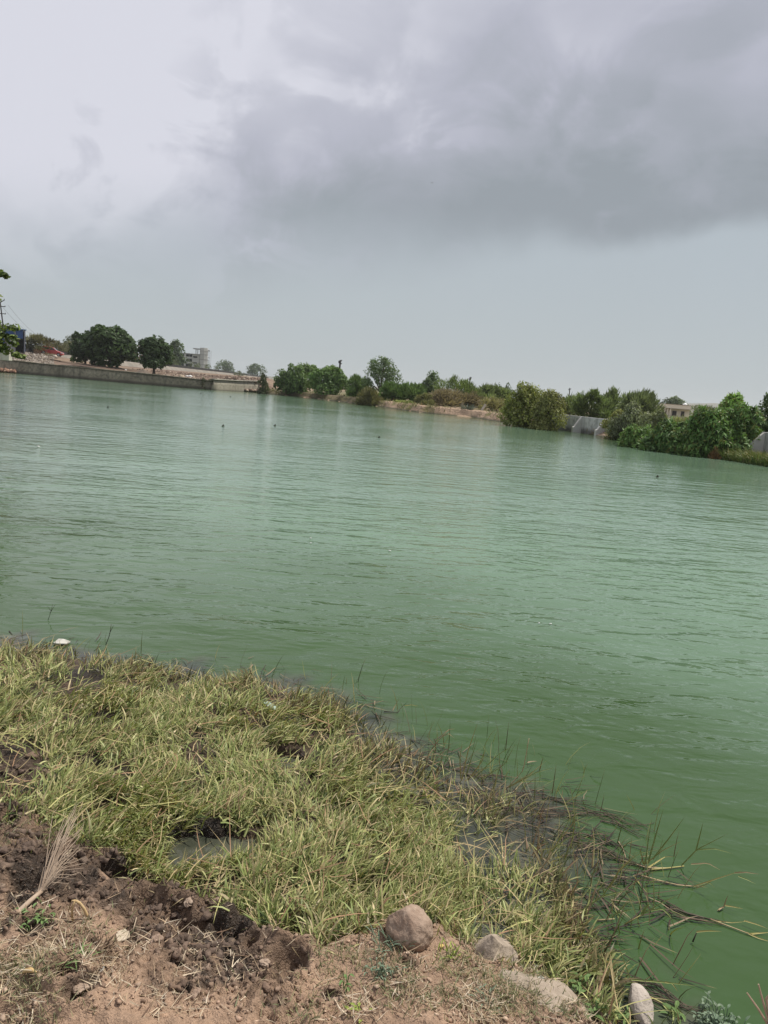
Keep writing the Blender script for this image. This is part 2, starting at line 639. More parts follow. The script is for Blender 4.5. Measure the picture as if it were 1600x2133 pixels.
def near_fields(x, y):
    """height, colour, wetness of the near bank"""
    sdl = poly_sd(LAKE, x, y)
    sds = -poly_sd(SOILP, x, y)            # positive inside bare earth
    sdm = -poly_sd(MUDP, x, y)
    wob = 0.05 * fbm(x * 6, y * 6, 3, 21)
    s = sds + wob
    marsh = 0.006 + 0.035 * ss(0.0, 0.35, sdl) + 0.022 * fbm(x * 5, y * 5, 3, 3)
    marsh = marsh - 0.05 * ss(-0.25, 0.25, x) * ss(0.85, 0.25, sdl)
    marsh = np.where(sdl < 0, -0.02 - 0.45 * np.clip(-sdl, 0, 3), marsh)
    rise = 0.055 * ss(-0.02, 0.10, s) + 0.11 * ss(0.08, 0.9, s)
    h = marsh * (1 - ss(0, 0.25, s)) + 0.035 * ss(0, 0.25, s) + rise
    h = h + 0.05 * ss(-0.02, 0.1, sdm + wob)
    band = ss(-0.06, 0.04, s) * ss(0.50, 0.26, s + 0.16 * fbm(x * 3, y * 3, 3, 44)) * ss(0.0, -0.4, x)
    muddy = np.maximum(band, ss(-0.03, 0.06, sdm + wob))
    clod = fbm(x * 13, y * 13, 4, 9, 0.55, True)
    h = h + muddy * (0.011 * clod + 0.016 * fbm(x * 7, y * 7, 2, 18) + 0.009 * fbm(x * 30, y * 30, 4, 17, 0.65, True))
    dry = ss(0.1, 0.4, s)
    rgh = 0.35 + 0.65 * ss(-0.3, 0.4, fbm(x * 2.6, y * 2.6, 2, 35))
    h = h + dry * (0.016 * fbm(x * 8, y * 8, 4, 30) + 0.016 * rgh * fbm(x * 26, y * 26, 5, 31, 0.70, True))
    # long drag furrow to the lower right
    for hx, hy, r, dp in HOOF:
        q = np.hypot(x - hx, (y - hy) * 0.95) / r
        q = q + 0.18 * perlin(x * 24, y * 24, 77)
        h = h - 0.8 * dp * ss(1.05, 0.40, q) + 0.018 * np.exp(-((q - 1.18) / 0.22) ** 2)
        muddy = np.maximum(muddy, 0.8 * ss(1.25, 0.8, q))
    pd = np.zeros_like(h)
    for ax, ay, rx, ry in PUD:
        q = np.hypot((x - ax) / rx, (y - ay) / ry) + 0.25 * fbm(x * 9, y * 9, 2, 61)
        k = ss(1.15, 0.7, q)
        pd = np.maximum(pd, k)
        h = h * (1 - k) + (-0.03) * k
    muddy = np.maximum(muddy, pd)
    wetc = np.array([0.058, 0.041, 0.029])
    purp = np.array([0.172, 0.114, 0.076])
    dryc = np.array([0.370, 0.250, 0.170])
    redc = np.array([0.20, 0.105, 0.068])
    n = ss(-0.4, 0.5, fbm(x * 4, y * 4, 3, 90))[..., None]
    col = dryc * (1 - 0.22 * n)
    redw = (ss(-1.35, -1.7, x) * ss(0.35, -0.1, fbm(x * 3, y * 3, 2, 93)))[..., None] * 0.75
    col = col * (1 - redw) + redc * redw
    mudc = wetc * (1 - n) + purp * n
    mk = ss(0.15, 0.75, muddy * (0.85 + 0.5 * fbm(x * 11, y * 11, 3, 55)))
    grassy = ss(0.0, -0.06, s)
    mudc = mudc * (1 - 0.55 * grassy[..., None])  # ground under the grass coloured darker, as shade in the gaps between blades
    mk = np.maximum(mk, grassy)[..., None]
    col = col * (1 - mk) + mudc * mk
    wet = np.clip(mk[..., 0] * (1 - 0.4 * n[..., 0]), 0, 1)
    return h, col, wet, sdl, sds, sdm, pd, muddy


def lerp_grid(gx, gy, grid):
    def f(x, y):
        ix = np.clip(np.searchsorted(gx, x) - 1, 0, len(gx) - 2)
        iy = np.clip(np.searchsorted(gy, y) - 1, 0, len(gy) - 2)
        tx = np.clip((x - gx[ix]) / (gx[ix + 1] - gx[ix]), 0, 1)
        ty = np.clip((y - gy[iy]) / (gy[iy + 1] - gy[iy]), 0, 1)
        return (grid[iy, ix] * (1 - tx) * (1 - ty) + grid[iy, ix + 1] * tx * (1 - ty) + grid[iy + 1, ix] * (1 - tx) * ty + grid[iy + 1, ix + 1] * tx * ty)
    return f


def grid_faces(ny, nx):
    i = np.arange(ny - 1)[:, None] * nx + np.arange(nx - 1)[None, :]
    return np.stack([i, i + 1, i + nx + 1, i + nx], -1).reshape(-1, 4)


# --- near bank
gx = np.concatenate([np.linspace(-4.4, -2.3, 70, endpoint=False), np.linspace(-2.3, 1.5, 460, endpoint=False), np.linspace(1.5, 3.0, 40)])
gy = [0.7]
while gy[-1] < 7.4:
    gy.append(gy[-1] + (0.007 if gy[-1] > 1.3 else 0.02) * (1 + max(0, gy[-1] - 3.0) * 0.9))
gy = np.array(gy)
GX, GY = np.meshgrid(gx, gy)
NH, NCOL, NWET, NSDL, NSDS, NSDM, NPD, NMUD = near_fields(GX, GY)
near_z = lerp_grid(gx, gy, NH)
near_sdl = lerp_grid(gx, gy, NSDL)
near_sds = lerp_grid(gx, gy, NSDS)
near_sdm = lerp_grid(gx, gy, NSDM)
near_pd = lerp_grid(gx, gy, NPD)
near_mud = lerp_grid(gx, gy, NMUD)
bank = np_mesh('muddy_bank', np.stack([GX, GY, NH], -1).reshape(-1, 3), grid_faces(len(gy), len(gx)), SOIL,
               col=NCOL.reshape(-1, 3), smooth=True, attrs={'wet': NWET.ravel()})
tag(bank, 'trampled brown earth bank in the foreground', kind='structure')

# --- the ground as one sheet out to the horizon
ang = np.radians(np.concatenate([np.arange(-46, 46, 0.36), np.arange(46, 314, 4.0)]))
rad = [0.5]
while rad[-1] < 3300:
    rad.append(rad[-1] * (1.09 if rad[-1] < 12 or rad[-1] > 420 else 1.026))
rad = np.array(rad)
AA, RR = np.meshgrid(ang, rad)
CX, CY = np.sin(AA) * RR, np.cos(AA) * RR
CSD = poly_sd(LAKE, CX, CY)
CH = far_h(CX, CY, CSD)
CL = leftness(CX, CY)
CH = np.where(CSD > 0, CH - 0.10 - CL * 2.0 * ss(5.5, 0.5, CSD) - 0.25 * (1 - CL) * ss(6, 3, CSD) * ss(14, 20, RR), CH)
inn = (CX > -4.35) & (CX < 2.95) & (CY > 0.75) & (CY < 7.35)
CH = np.where(inn, CH - 0.35, CH)
cc = np.zeros(CX.shape + (3,))
tan = np.array([0.26, 0.185, 0.125])
olive = np.array([0.115, 0.115, 0.055])
red = np.array([0.150, 0.102, 0.074])
nn = ss(-0.4, 0.4, fbm(CX * 0.06, CY * 0.06, 3, 71))[..., None]
cc[:] = tan
gl = (ss(1.5, 8, CSD) * (1 - CL))[..., None]
cc = cc * (1 - gl * nn * 0.8) + olive * gl * nn * 0.8
cc = cc * (1 - CL[..., None]) + (red * nn + tan * 0.75 * (1 - nn)) * CL[..., None]
fg = ss(85, 110, CSD)[..., None]
cc = cc * (1 - fg) + olive * fg
nv = len(ang)
gf = grid_faces(len(rad), nv)
i = np.arange(len(rad) - 1) * nv
seam = np.stack([i + nv - 1, i, i + nv, i + 2 * nv - 1], -1)
cv = np.stack([CX, CY, CH], -1).reshape(-1, 3)
ground = np_mesh('ground', cv, np.vstack([gf, seam]), FARSOIL, col=cc.reshape(-1, 3), smooth=True,
                 attrs={'wet': np.zeros(cv.shape[0])})
tag(ground, 'dry brown earth and scrubland round the lake', kind='structure')

# --- water sheet
wr = [1.0]
while wr[-1] < 230:
    wr.append(wr[-1] * (1.012 if wr[-1] < 8 else 1.03))
wr = np.array(wr)
wa = np.radians(np.concatenate([np.arange(-48, 60, 0.6), np.arange(60, 312, 6.0)]))
WA, WRR = np.meshgrid(wa, wr)
WX, WY = np.sin(WA) * WRR, np.cos(WA) * WRR
wsd = poly_sd(LAKE, WX, WY)
nearz = (WRR < 9)
shal = ss(-0.34, -0.02, wsd - 0.24 * ss(0.40, 0.65, WX) * ss(2.9, 2.5, WY) + 0.16 * fbm(WX * 4, WY * 4, 3, 5)) * nearz * 0.9
calm = 0.45 + 0.55 * ss(0.0, -1.3, wsd)
calm = calm * np.where(WRR < 9, 1.0, 1)
calm = calm * (1 - 0.62 * ss(9, 34, WRR))
keep = wsd < 9
wv = np.stack([WX, WY, np.zeros_like(WX)], -1).reshape(-1, 3)
wf = np.vstack([grid_faces(len(wr), len(wa)), np.stack([np.arange(len(wr) - 1) * len(wa) + len(wa) - 1, np.arange(len(wr) - 1) * len(wa),
                np.arange(1, len(wr)) * len(wa), np.arange(1, len(wr)) * len(wa) + len(wa) - 1], -1)])
kf = keep.ravel()[wf].all(1)
water = np_mesh('lake_water', wv, wf[kf], WATER, smooth=True, attrs={'shallow': shal.ravel(), 'calm': calm.ravel(), 'algae': ss(-0.4, -5.5, wsd + 0.8 * fbm(WX * .3, WY * .3, 3, 15)).ravel()})
tag(water, 'rippled murky green lake water', kind='structure')


# --- fine ribbon of bank along the far shore
def resample(P, step):
    P = np.array(P, float)
    seg = np.linalg.norm(np.diff(P, axis=0), axis=1)
    L = np.concatenate([[0], np.cumsum(seg)])
    n = max(2, int(L[-1] / step))
    s = np.linspace(0, L[-1], n)
    return np.stack([np.interp(s, L, P[:, k]) for k in range(P.shape[1])], -1), s


def normals2(P):
    d = np.gradient(P, axis=0)
    d /= np.linalg.norm(d, axis=1)[:, None] + 1e-9
    n = np.stack([-d[:, 1], d[:, 0]], -1)     # left of travel
    return n


ri = [k for k, p in enumerate(far_px) if p[0] >= 540]
PB, sb = resample(np.vstack([SHORE_FAR[ri[0]:], right_w[:2]]), 0.25)
NB = normals2(PB)
offs = np.concatenate([[-0.5, -0.15], np.arange(0, 1.6, 0.13), np.arange(1.7, 9, 0.45)])
OX = PB[:, None, 0] + NB[:, None, 0] * offs[None]
OY = PB[:, None, 1] + NB[:, None, 1] * offs[None]
oo = np.broadcast_to(offs[None], OX.shape)
ow = oo + 0.28 * fbm(OX * 0.7, OY * 0.7, 3, 40)
hh = (0.60 - 0.27 * ss(0.15, 0.21, OX / np.maximum(OY, 1))) * ss(0.05, 0.75, ow) + 0.45 * ss(2, 25, oo) + 0.07 * fbm(OX * 1.6, OY * 1.6, 4, 41) * ss(-0.1, 0.4, ow)
hh = np.where(ow < 0, -0.12 + 0.15 * ow, hh) + 0.02
bc = np.zeros(OX.shape + (3,))
bc[:] = (0.30, 0.215, 0.150)
g1 = ss(-0.05, 0.4, fbm(OX * 0.5, OY * 0.5, 3, 47) + 0.5 * ss(0.6, 2.5, oo) - 0.15)[..., None]
bc = bc * (1 - g1) + np.array([0.15, 0.13, 0.055]) * g1
lf_ = ss(0.0, -0.06, OX / np.maximum(OY, 1))[..., None] * 0.8
bc = bc * (1 - lf_) + np.array([0.105, 0.095, 0.045]) * lf_
wl = ss(0.16, 0.02, hh)[..., None]
bc = bc * (1 - wl) + np.array([0.06, 0.055, 0.035]) * wl
lb = np_mesh('lake_bank', np.stack([OX, OY, hh], -1).reshape(-1, 3), grid_faces(len(PB), len(offs)), FARSOIL, col=bc.reshape(-1, 3), smooth=True,
             attrs={'wet': np.zeros(OX.size)})
tag(lb, 'low crumbling tan earth bank along the far right shore', kind='structure')

# terrace of earth behind the left walls
PL, sl = resample(SHORE_FAR[:9], 0.5)
NL = normals2(PL)
offs = np.concatenate([[0.25, 0.6, 1, 1.5], np.arange(2, 30, 0.8)])
OX = PL[:, None, 0] + NL[:, None, 0] * offs[None]
OY = PL[:, None, 1] + NL[:, None, 1] * offs[None]
osd = np.broadcast_to(offs[None], OX.shape)
hh = far_h(OX, OY, osd)
hh = hh * 1.0 - 0.06 * ss(3, 0, osd) + 0.10 * fbm(OX * 0.35, OY * 0.35, 4, 51) * ss(0.4, 2, osd)
nn = ss(-0.35, 0.35, fbm(OX * 0.12, OY * 0.12, 3, 52))[..., None]
tcol = np.array([0.100, 0.067, 0.047]) * nn + np.array([0.160, 0.112, 0.075]) * (1 - nn)
tr = np_mesh('lakeside_terrace', np.stack([OX, OY, hh], -1).reshape(-1, 3), grid_faces(len(PL), len(offs)), FARSOIL, col=tcol.reshape(-1, 3), smooth=True,
             attrs={'wet': np.zeros(OX.size)})
tag(tr, 'reddish earth terrace behind the left lake wall', kind='structure')


def land(x, y):
    x = np.asarray(x, float)
    y = np.asarray(y, float)
    return far_h(x, y)


# --- far hills
hx = np.linspace(-1500, 1700, 200)
hv = []
prof = 6 + 34 * np.exp(-((hx - 1080) / 300) ** 2) + 16 * np.exp(-((hx - 1650) / 300) ** 2) + 6 * np.exp(-((hx + 350) / 560) ** 2) + 4 * fbm(hx / 140, hx * 0 + 3, 4, 8)
for yy, k in ((2500, -0.2), (2600, 0.55), (2680, 1.0), (2760, 0.9), (2880, 0.0)):
    hv.append(np.stack([hx, np.full_like(hx, yy) - np.abs(hx) * 0.14, prof * k + 1.0], -1))
hm = simple('hill_scrub', (0.10, 0.10, 0.06), (0.17, 0.14, 0.09), 0.02, 0.95)
hills = np_mesh('hills', np.vstack(hv), grid_faces(5, 200), hm, smooth=True)
tag(hills, 'faint hazy hills on the horizon', kind='structure')
# ================================================================== VEGETATION
def rand_dirs(n):
    v = R.normal(size=(n, 3))
    return v / np.linalg.norm(v, axis=1)[:, None]


def leaf_cloud(C, RAD, n, size, asp=1.8, up=0.25, shell=0.55, tint=(0.06, 0.10, 0.03), var=0.25, tip=None, spray=0.0, lobevar=0.16, droop=0.0, low=-0.75):
    """leaf faces spread through lobes; returns verts, quads, colours"""
    C = np.array(C, float)
    RAD = np.array(RAD, float)
    w = (RAD[:, 0] * RAD[:, 1] * RAD[:, 2]) ** (2 / 3)
    k = R.choice(len(C), n, p=w / w.sum())
    d = rand_dirs(n)
    d[:, 2] = np.where(d[:, 2] < low, -d[:, 2] * 0.8, d[:, 2])
    r = shell + (1.04 - shell) * R.random(n) ** 0.7
    r = r * (1 + 0.16 * np.sin(d[:, 0] * 5 + k) * np.cos(d[:, 2] * 6 + k * 2.0))
    P = C[k] + d * RAD[k] * r[:, None]
    rnd = rand_dirs(n)
    nrm = d * 0.75 + rnd * 0.75 + np.array([0, 0, up])
    nrm /= np.linalg.norm(nrm, axis=1)[:, None]
    ax = rand_dirs(n) + d * (0.4 + 3.2 * spray) + np.array([0, 0, spray * 1.6 - droop])
    ax -= nrm * (ax * nrm).sum(1)[:, None] * (1 - spray * 0.9)
    ax /= np.linalg.norm(ax, axis=1)[:, None]
    sd = np.cross(nrm, ax)
    sd /= np.linalg.norm(sd, axis=1)[:, None] + 1e-9
    s = size * (0.6 + 0.8 * R.random(n))[:, None]
    la, lb = s * asp * 0.5, s * 0.5
    V = np.stack([P - ax * la, P - ax * la * 0.1 + sd * lb, P + ax * la, P - ax * la * 0.1 - sd * lb], 1).reshape(-1, 3)
    Q = np.arange(n * 4).reshape(n, 4)
    lobe_t = 1 + lobevar * R.normal(size=len(C))
    base = np.array(tint) * (np.clip(1 + var * R.normal(size=n), 0.45, 1.7) * lobe_t[k])[:, None]
    if tip is not None:
        m = (R.random(n) < tip[1])[:, None]
        base = np.where(m, np.array(tip[0]) * (0.8 + 0.4 * R.random(n))[:, None], base)
    col = np.repeat(np.clip(base, 0.006, 0.6), 4, 0)
    return V, Q, col


def lobes(w, d, h, z0, n, rs=0.30, flat=0.85, top=0.35):
    """uneven crown: lobes filling an ellipsoid w x d x h whose foot is at z0"""
    C, A = [], []
    for i in range(n):
        u = rand_dirs(1)[0]
        u[2] = abs(u[2]) * 1.5 - 0.5 if i % 3 else u[2]
        q = 0.30 + 0.42 * R.random()
        r = rs * (0.5 + 0.95 * R.random())
        zc = 0.5 + u[2] * q * 0.85
        zc = min(max(zc, r * 0.7), 1 - r * 0.8)
        C.append((u[0] * q * w * 0.62, u[1] * q * d * 0.62, z0 + h * zc))
        rr = r * 0.5 * (w + h) * 0.5 * 1.25
        A.append((rr * 1.1, rr * 1.05, rr * flat))
    C.append((0, 0, z0 + h * 0.5))
    A.append((w * 0.34, d * 0.34, h * 0.40))
    return C, A


def trunk_mb(zt, C, r0, nl=6, lean=0.0):
    m = MB()
    top = np.array([lean, 0, zt])
    m.tube([(0, 0, -0.3), (lean * 0.2, 0.02, zt * 0.4), tuple(top)], [r0 * 1.25, r0, r0 * 0.75], 7)
    for c in C[:nl]:
        c = np.array(c)
        mid = (top + c) / 2 + np.array([0, 0, 0.12 * abs(c[2] - zt)])
        m.tube([top - (0, 0, r0), mid, c], [r0 * 0.6, r0 * 0.38, r0 * 0.12], 5, cap=False)
    return m


def plant(name, label, cat, px0, px1, ytop, ybase, D, style='bush', tint=(0.055, 0.085, 0.028), n=1400, group=None, cb=0.0, size=None,
          z0=None, nl=9, tip=None, dx=0.0, bark=None):
    pc = (px0 + px1) / 2
    b = at(pc, ybase, D)
    gz = float(land(b[0], b[1])) if z0 is None else z0
    zt = at(pc, ytop, D)[2]
    H = max(zt - gz, 0.3)
    w = (px1 - px0) * math.sqrt(D * D + 3) / FPX
    root = empty(name, (b[0], b[1], gz), label, cat, group)
    zc = H * cb
    n = int(n * 3.2)
    dep = w * 0.85
    C, A = lobes(w, dep, H - zc, zc, nl)
    kw = {}
    if style == 'broad':
        kw = dict(asp=1.7, shell=0.5, up=0.35)
        size = (size or 0.035 * (w + H) + 0.05) * 0.46
    elif style == 'bush':
        kw = dict(asp=1.8, shell=0.45, up=0.3)
        size = (size or 0.03 * (w + H) + 0.04) * 0.46
    elif style == 'acacia':
        kw = dict(asp=5.5, shell=0.25, up=0.1, spray=0.75)
        size = (size or 0.020 * (w + H) + 0.03) * 0.42
    elif style == 'dry':
        kw = dict(asp=6.0, shell=0.15, up=0.1, spray=0.6)
        size = (size or 0.016 * (w + H) + 0.02) * 0.45
    elif style == 'frond':
        kw = dict(asp=3.4, shell=0.5, up=0.6, spray=0.25, droop=0.5)
        size = (size or 0.10) * 0.55
    kt = 1.4 if px0 < 560 else (1.95 if style == 'frond' else 2.2)
    if style == 'frond' and tip is None:
        tip = ((0.17, 0.19, 0.055), 0.16)
    V, Q, c = leaf_cloud(C, A, n, size, tint=tuple(kt * v for v in tint), tip=tip, **kw)
    # fit the crown to its width and height
    for ax_, lo, hi in ((0, -w / 2, w / 2), (1, -dep / 2, dep / 2), (2, zc if zc > 0 else -0.02, H)):
        a0, a1 = np.percentile(V[:, ax_], (1.0, 99.3 if ax_ == 2 else 99.0))
        g = (hi - lo) / max(a1 - a0, 1e-3)
        V[:, ax_] = (V[:, ax_] - a0) * g + lo
        for c_ in range(len(C)):
            cc_ = list(C[c_])
            cc_[ax_] = (cc_[ax_] - a0) * g + lo
            C[c_] = tuple(cc_)
    ctr = V.reshape(-1, 4, 3).mean(1)
    rr_ = np.hypot(ctr[:, 0] / (w / 2), ctr[:, 1] / (dep / 2))
    sc_ = (1 - 0.12 * np.clip(rr_, 0, 1.2) ** 2) * (1 + 0.10 * fbm(ctr[:, 0] * 2.4 / w + px0, ctr[:, 1] * 2.4 / w, 3, 7))
    V[:, 2] += np.repeat((ctr[:, 2] - zc) * (sc_ * 1.04 - 1), 4)
    V[:, 2] = np.maximum(V[:, 2], -0.05)
    # gaps: whole sprays missing here and there
    sz_ = 0.5 * (w + H)
    gp = fbm(ctr[:, 0] * 4.6 / sz_ + ctr[:, 2] * 3.1 / sz_ + px0, ctr[:, 1] * 4.6 / sz_ - ctr[:, 2] * 3.7 / sz_, 2, 19)
    kq = gp > -0.30
    V = V.reshape(-1, 4, 3)[kq].reshape(-1, 3)
    c = c.reshape(-1, 4, 3)[kq].reshape(-1, 3)
    Q = np.arange(len(V)).reshape(-1, 4)
    np_mesh('crown', V, Q, LEAF, root, col=c)
    r0 = max(0.035, min(0.24, 0.028 * H + 0.012 * w))
    trunk_mb(max(zc * 1.05, H * 0.22), C, r0, 6, dx).build('trunk', bark or BARK, root, smooth=True)
    return root


DK = (0.034, 0.058, 0.020)
MG = (0.062, 0.098, 0.030)
YG = (0.125, 0.150, 0.036)
OL = (0.105, 0.105, 0.050)
GY_ = (0.115, 0.135, 0.075)
BR = (0.120, 0.092, 0.055)
# --- left far bank
plant('neem_tree', 'broad dark green tree, left one of the joined pair behind the left lake wall', 'tree', 149, 206, 697, 768, 128, 'broad', DK, 2600, 'dark trees behind the left lake wall', cb=.12, nl=11)
plant('neem_tree', 'tallest dark green tree behind the left lake wall, shading its short trunk', 'tree', 184, 274, 683, 770, 125, 'broad', (0.040, 0.068, 0.022), 3600, 'dark trees behind the left lake wall', cb=.16, nl=14)
plant('neem_tree', 'round dark tree on a thin bare trunk beside the dark sand heap', 'tree', 288, 353, 705, 773, 116, 'broad', DK, 2600, 'dark trees behind the left lake wall', cb=.24, nl=11)
plant('roadside_tree', 'pale grey green tree peeping out behind the left of the dark pair of trees', 'tree', 134, 172, 697, 738, 240, 'broad', (0.075, 0.095, 0.05), 800, 'trees beyond the raised road', cb=.1)
plant('roadside_tree', 'pale tree behind the round dark tree, next to the grey unfinished building', 'tree', 340, 386, 711, 758, 270, 'broad', (0.07, 0.10, 0.045), 1100, 'trees beyond the raised road', cb=.1)
plant('flame_tree', 'small tree with red blossom showing in the gap between two dark trees', 'tree', 264, 296, 719, 757, 205, 'broad', (0.075, 0.10, 0.045), 700, None, cb=.1, tip=((0.50, 0.06, 0.05), 0.30))
plant('thorn_scrub', 'feathery olive thorn bush standing beside the blue shed', 'bush', 52, 101, 697, 738, 158, 'acacia', (0.12, 0.115, 0.06), 1300, 'thorn scrub along the raised road')
plant('thorn_scrub', 'wide pale thorn scrub behind the red car', 'bush', 96, 136, 710, 738, 190, 'acacia', (0.13, 0.125, 0.07), 900, 'thorn scrub along the raised road')
plant('thorn_scrub', 'pale thorn scrub between the red car and the dark pair of trees', 'bush', 122, 166, 711, 741, 195, 'acacia', (0.12, 0.12, 0.065), 900, 'thorn scrub along the raised road')
plant('weed_clump', 'low dry brown weeds growing before the side of the red car', 'weed', 93, 117, 734, 746, 152, 'dry', BR, 260, None)
plant('weed_clump', 'reddish dry bush at the foot of the blue shed bush', 'weed', 70, 85, 727, 739, 152, 'dry', (0.14, 0.085, 0.055), 200, None)
plant('hazy_tree', 'round pale hazy tree right of the grey building', 'tree', 449, 486, 752, 781, 560, 'broad', (0.075, 0.105, 0.05), 800, 'pale trees beyond the road')
plant('hazy_tree', 'small round pale hazy tree, last beside the lake wall end', 'tree', 514, 552, 759, 788, 560, 'broad', (0.075, 0.105, 0.05), 800, 'pale trees beyond the road')
for q, (a, b_, c_, d_, l) in enumerate([(352, 372, 742, 764, 'dry bush under the pale tree by the building'), (386, 404, 752, 770, 'green bush before the bays of the grey building'),
                                        (403, 420, 757, 773, 'small bush below the slits of the grey building'), (424, 444, 757, 778, 'fuller bush at the foot of the building stair tower'),
                                        (443, 453, 762, 778, 'thin upright bush just right of the grey building')]):
    plant('roadside_bush', l, 'bush', a, b_, c_, d_, 262 + 6 * q, 'bush', (0.10, 0.12, 0.055), 320, 'bushes on the far side of the road')
plant('roadside_bush', 'two dark bushes by the white sacks on the road skyline', 'bush', 483, 512, 772, 787, 300, 'acacia', (0.09, 0.10, 0.06), 260, None)
plant('lakeside_shrub', 'dark upright shrub at the right hand end of the lake wall', 'shrub', 537, 559, 778, 814, 99, 'bush', (0.055, 0.065, 0.028), 900, None)
plant('weed_clump', 'left one of two dark weed clumps on top of the lake wall', 'weed', 418, 428, 786, 795, 100, 'bush', (0.05, 0.055, 0.025), 160, None)
plant('weed_clump', 'right one of two dark weed clumps on top of the lake wall', 'weed', 436, 450, 789, 797, 100.5, 'bush', (0.05, 0.05, 0.025), 160, None)
# --- far right bank, from its left end to the right
plant('lakeside_bush', 'wide rounded green bush at the left end of the far tree line', 'bush', 572, 640, 763, 826, 101, 'bush', (0.055, 0.085, 0.028), 2600, 'bushes of the far tree line', nl=13)
plant('lakeside_bush', 'feathery topped green bush in the middle of the left clump of the tree line', 'bush', 604, 664, 760, 827, 103, 'bush', (0.068, 0.10, 0.034), 2000, 'bushes of the far tree line', nl=12)
plant('lakeside_bush', 'broad green bush left of the lone dark pole, overhanging the water', 'bush', 648, 722, 765, 831, 97, 'bush', (0.060, 0.095, 0.030), 2800, 'bushes of the far tree line', nl=14)
plant('hazy_tree', 'flat topped grey green tree rising behind the bush left of the lone pole', 'tree', 676, 707, 763, 800, 125, 'broad', (0.07, 0.09, 0.05), 500, None)
plant('lakeside_bush', 'soft green bush between the lone pole and the tall tree', 'bush', 722, 764, 783, 834, 93, 'acacia', (0.066, 0.10, 0.036), 1900, 'bushes of the far tree line')
plant('tall_tree', 'tall open tree with layered leaf clumps, highest of the far tree line', 'tree', 753, 828, 746, 838, 90, 'broad', (0.058, 0.085, 0.036), 1900, None, cb=.18, nl=20, size=0.22)
plant('lakeside_bush', 'dull brown green bush drooping to the water below the tall tree', 'bush', 744, 800, 810, 846, 83, 'acacia', (0.085, 0.080, 0.036), 1700, 'bushes of the far tree line')
plant('lakeside_bush', 'dark green bush to the right below the tall tree', 'bush', 786, 846, 795, 848, 86, 'acacia', (0.056, 0.09, 0.03), 2100, 'bushes of the far tree line')
plant('lakeside_bush', 'deep green hedge like bush behind the first bare bank', 'bush', 824, 884, 799, 846, 86, 'acacia', (0.058, 0.088, 0.032), 1900, 'bushes of the far tree line')
plant('leafy_tree', 'slender leafy tree standing clear above the hedge right of the tall tree', 'tree', 874, 914, 776, 838, 88, 'broad', (0.066, 0.095, 0.042), 1300, None, cb=.1)
plant('fern_clump', 'bright yellow green low growth on the first bare bank', 'weed', 820, 862, 833, 852, 80, 'bush', YG, 420, None)
plant('round_shrub', 'round grey olive shrub sitting at the waterline between two bare banks', 'shrub', 864, 901, 820, 861, 76, 'dry', OL, 2200, None, nl=12)
plant('spurge_thicket', 'stubby green thicket of upright fingers above brown stems', 'bush', 902, 988, 787, 845, 84, 'acacia', (0.075, 0.10, 0.034), 2500, None, nl=16, size=0.11)
plant('dry_thicket', 'brown leafless lower thicket under the stubby green fingers', 'bush', 896, 1000, 812, 852, 79, 'dry', (0.115, 0.095, 0.06), 2300, None, nl=14)
plant('thorn_scrub', 'wide feathery scrub right of the stubby thicket', 'bush', 976, 1062, 803, 850, 88, 'acacia', (0.092, 0.115, 0.05), 2200, 'feathery scrub on the right bank', nl=12)
plant('small_dark_tree', 'left one of two small dark trees sticking out of the feathery scrub', 'tree', 1026, 1046, 801, 836, 108, 'broad', DK, 420, None)
plant('small_dark_tree', 'right one of two small dark trees sticking out of the feathery scrub', 'tree', 1045, 1068, 801, 838, 106, 'broad', (0.038, 0.062, 0.024), 480, None)
plant('thorn_scrub', 'thin scrub beneath the small dark trees, behind the slanting post', 'bush', 1000, 1066, 828, 866, 74, 'dry', (0.125, 0.115, 0.06), 1500, 'feathery scrub on the right bank', nl=10)
plant('big_round_bush', 'biggest yellow green round bush hanging over the water', 'bush', 1047, 1140, 807, 888, 56, 'bush', (0.105, 0.118, 0.032), 5200, None, nl=20, size=0.15, tip=((0.20, 0.20, 0.04), 0.12))
plant('big_round_bush', 'lower right shoulder bush joined to the biggest round bush', 'bush', 1108, 1172, 819, 889, 54, 'bush', (0.090, 0.095, 0.032), 3600, None, nl=15, size=0.14, tip=((0.20, 0.20, 0.04), 0.10))
plant('thorn_acacia', 'feathery acacia beside the distant pole on the right bank', 'tree', 1160, 1214, 824, 872, 78, 'acacia', (0.088, 0.112, 0.046), 1700, 'acacias behind the buttressed wall', nl=11)
plant('thorn_acacia', 'acacia with one dark trunk standing above the buttressed wall', 'tree', 1192, 1262, 814, 872, 71, 'acacia', (0.085, 0.115, 0.044), 2200, 'acacias behind the buttressed wall', cb=.12, nl=13)
plant('thorn_acacia', 'pale acacia between the trunked acacia and the rounded one', 'tree', 1240, 1306, 815, 872, 75, 'acacia', (0.095, 0.122, 0.052), 2100, 'acacias behind the buttressed wall', nl=12)
plant('thorn_acacia', 'rounded spiky acacia left of the pink house', 'tree', 1296, 1374, 815, 880, 70, 'acacia', (0.086, 0.108, 0.052), 2600, 'acacias behind the buttressed wall', nl=14)
plant('mixed_shrub', 'yellowish shrub trailing over the right end of the buttressed wall', 'shrub', 1258, 1306, 856, 898, 49, 'bush', (0.125, 0.130, 0.045), 1700, 'mixed shrubs by the buttressed wall', size=.12)
plant('mixed_shrub', 'grey green broadleaf shrub with a dark hollow beside the buttressed wall', 'shrub', 1272, 1342, 842, 912, 48, 'bush', (0.088, 0.10, 0.058), 3000, 'mixed shrubs by the buttressed wall', nl=14, size=.13)
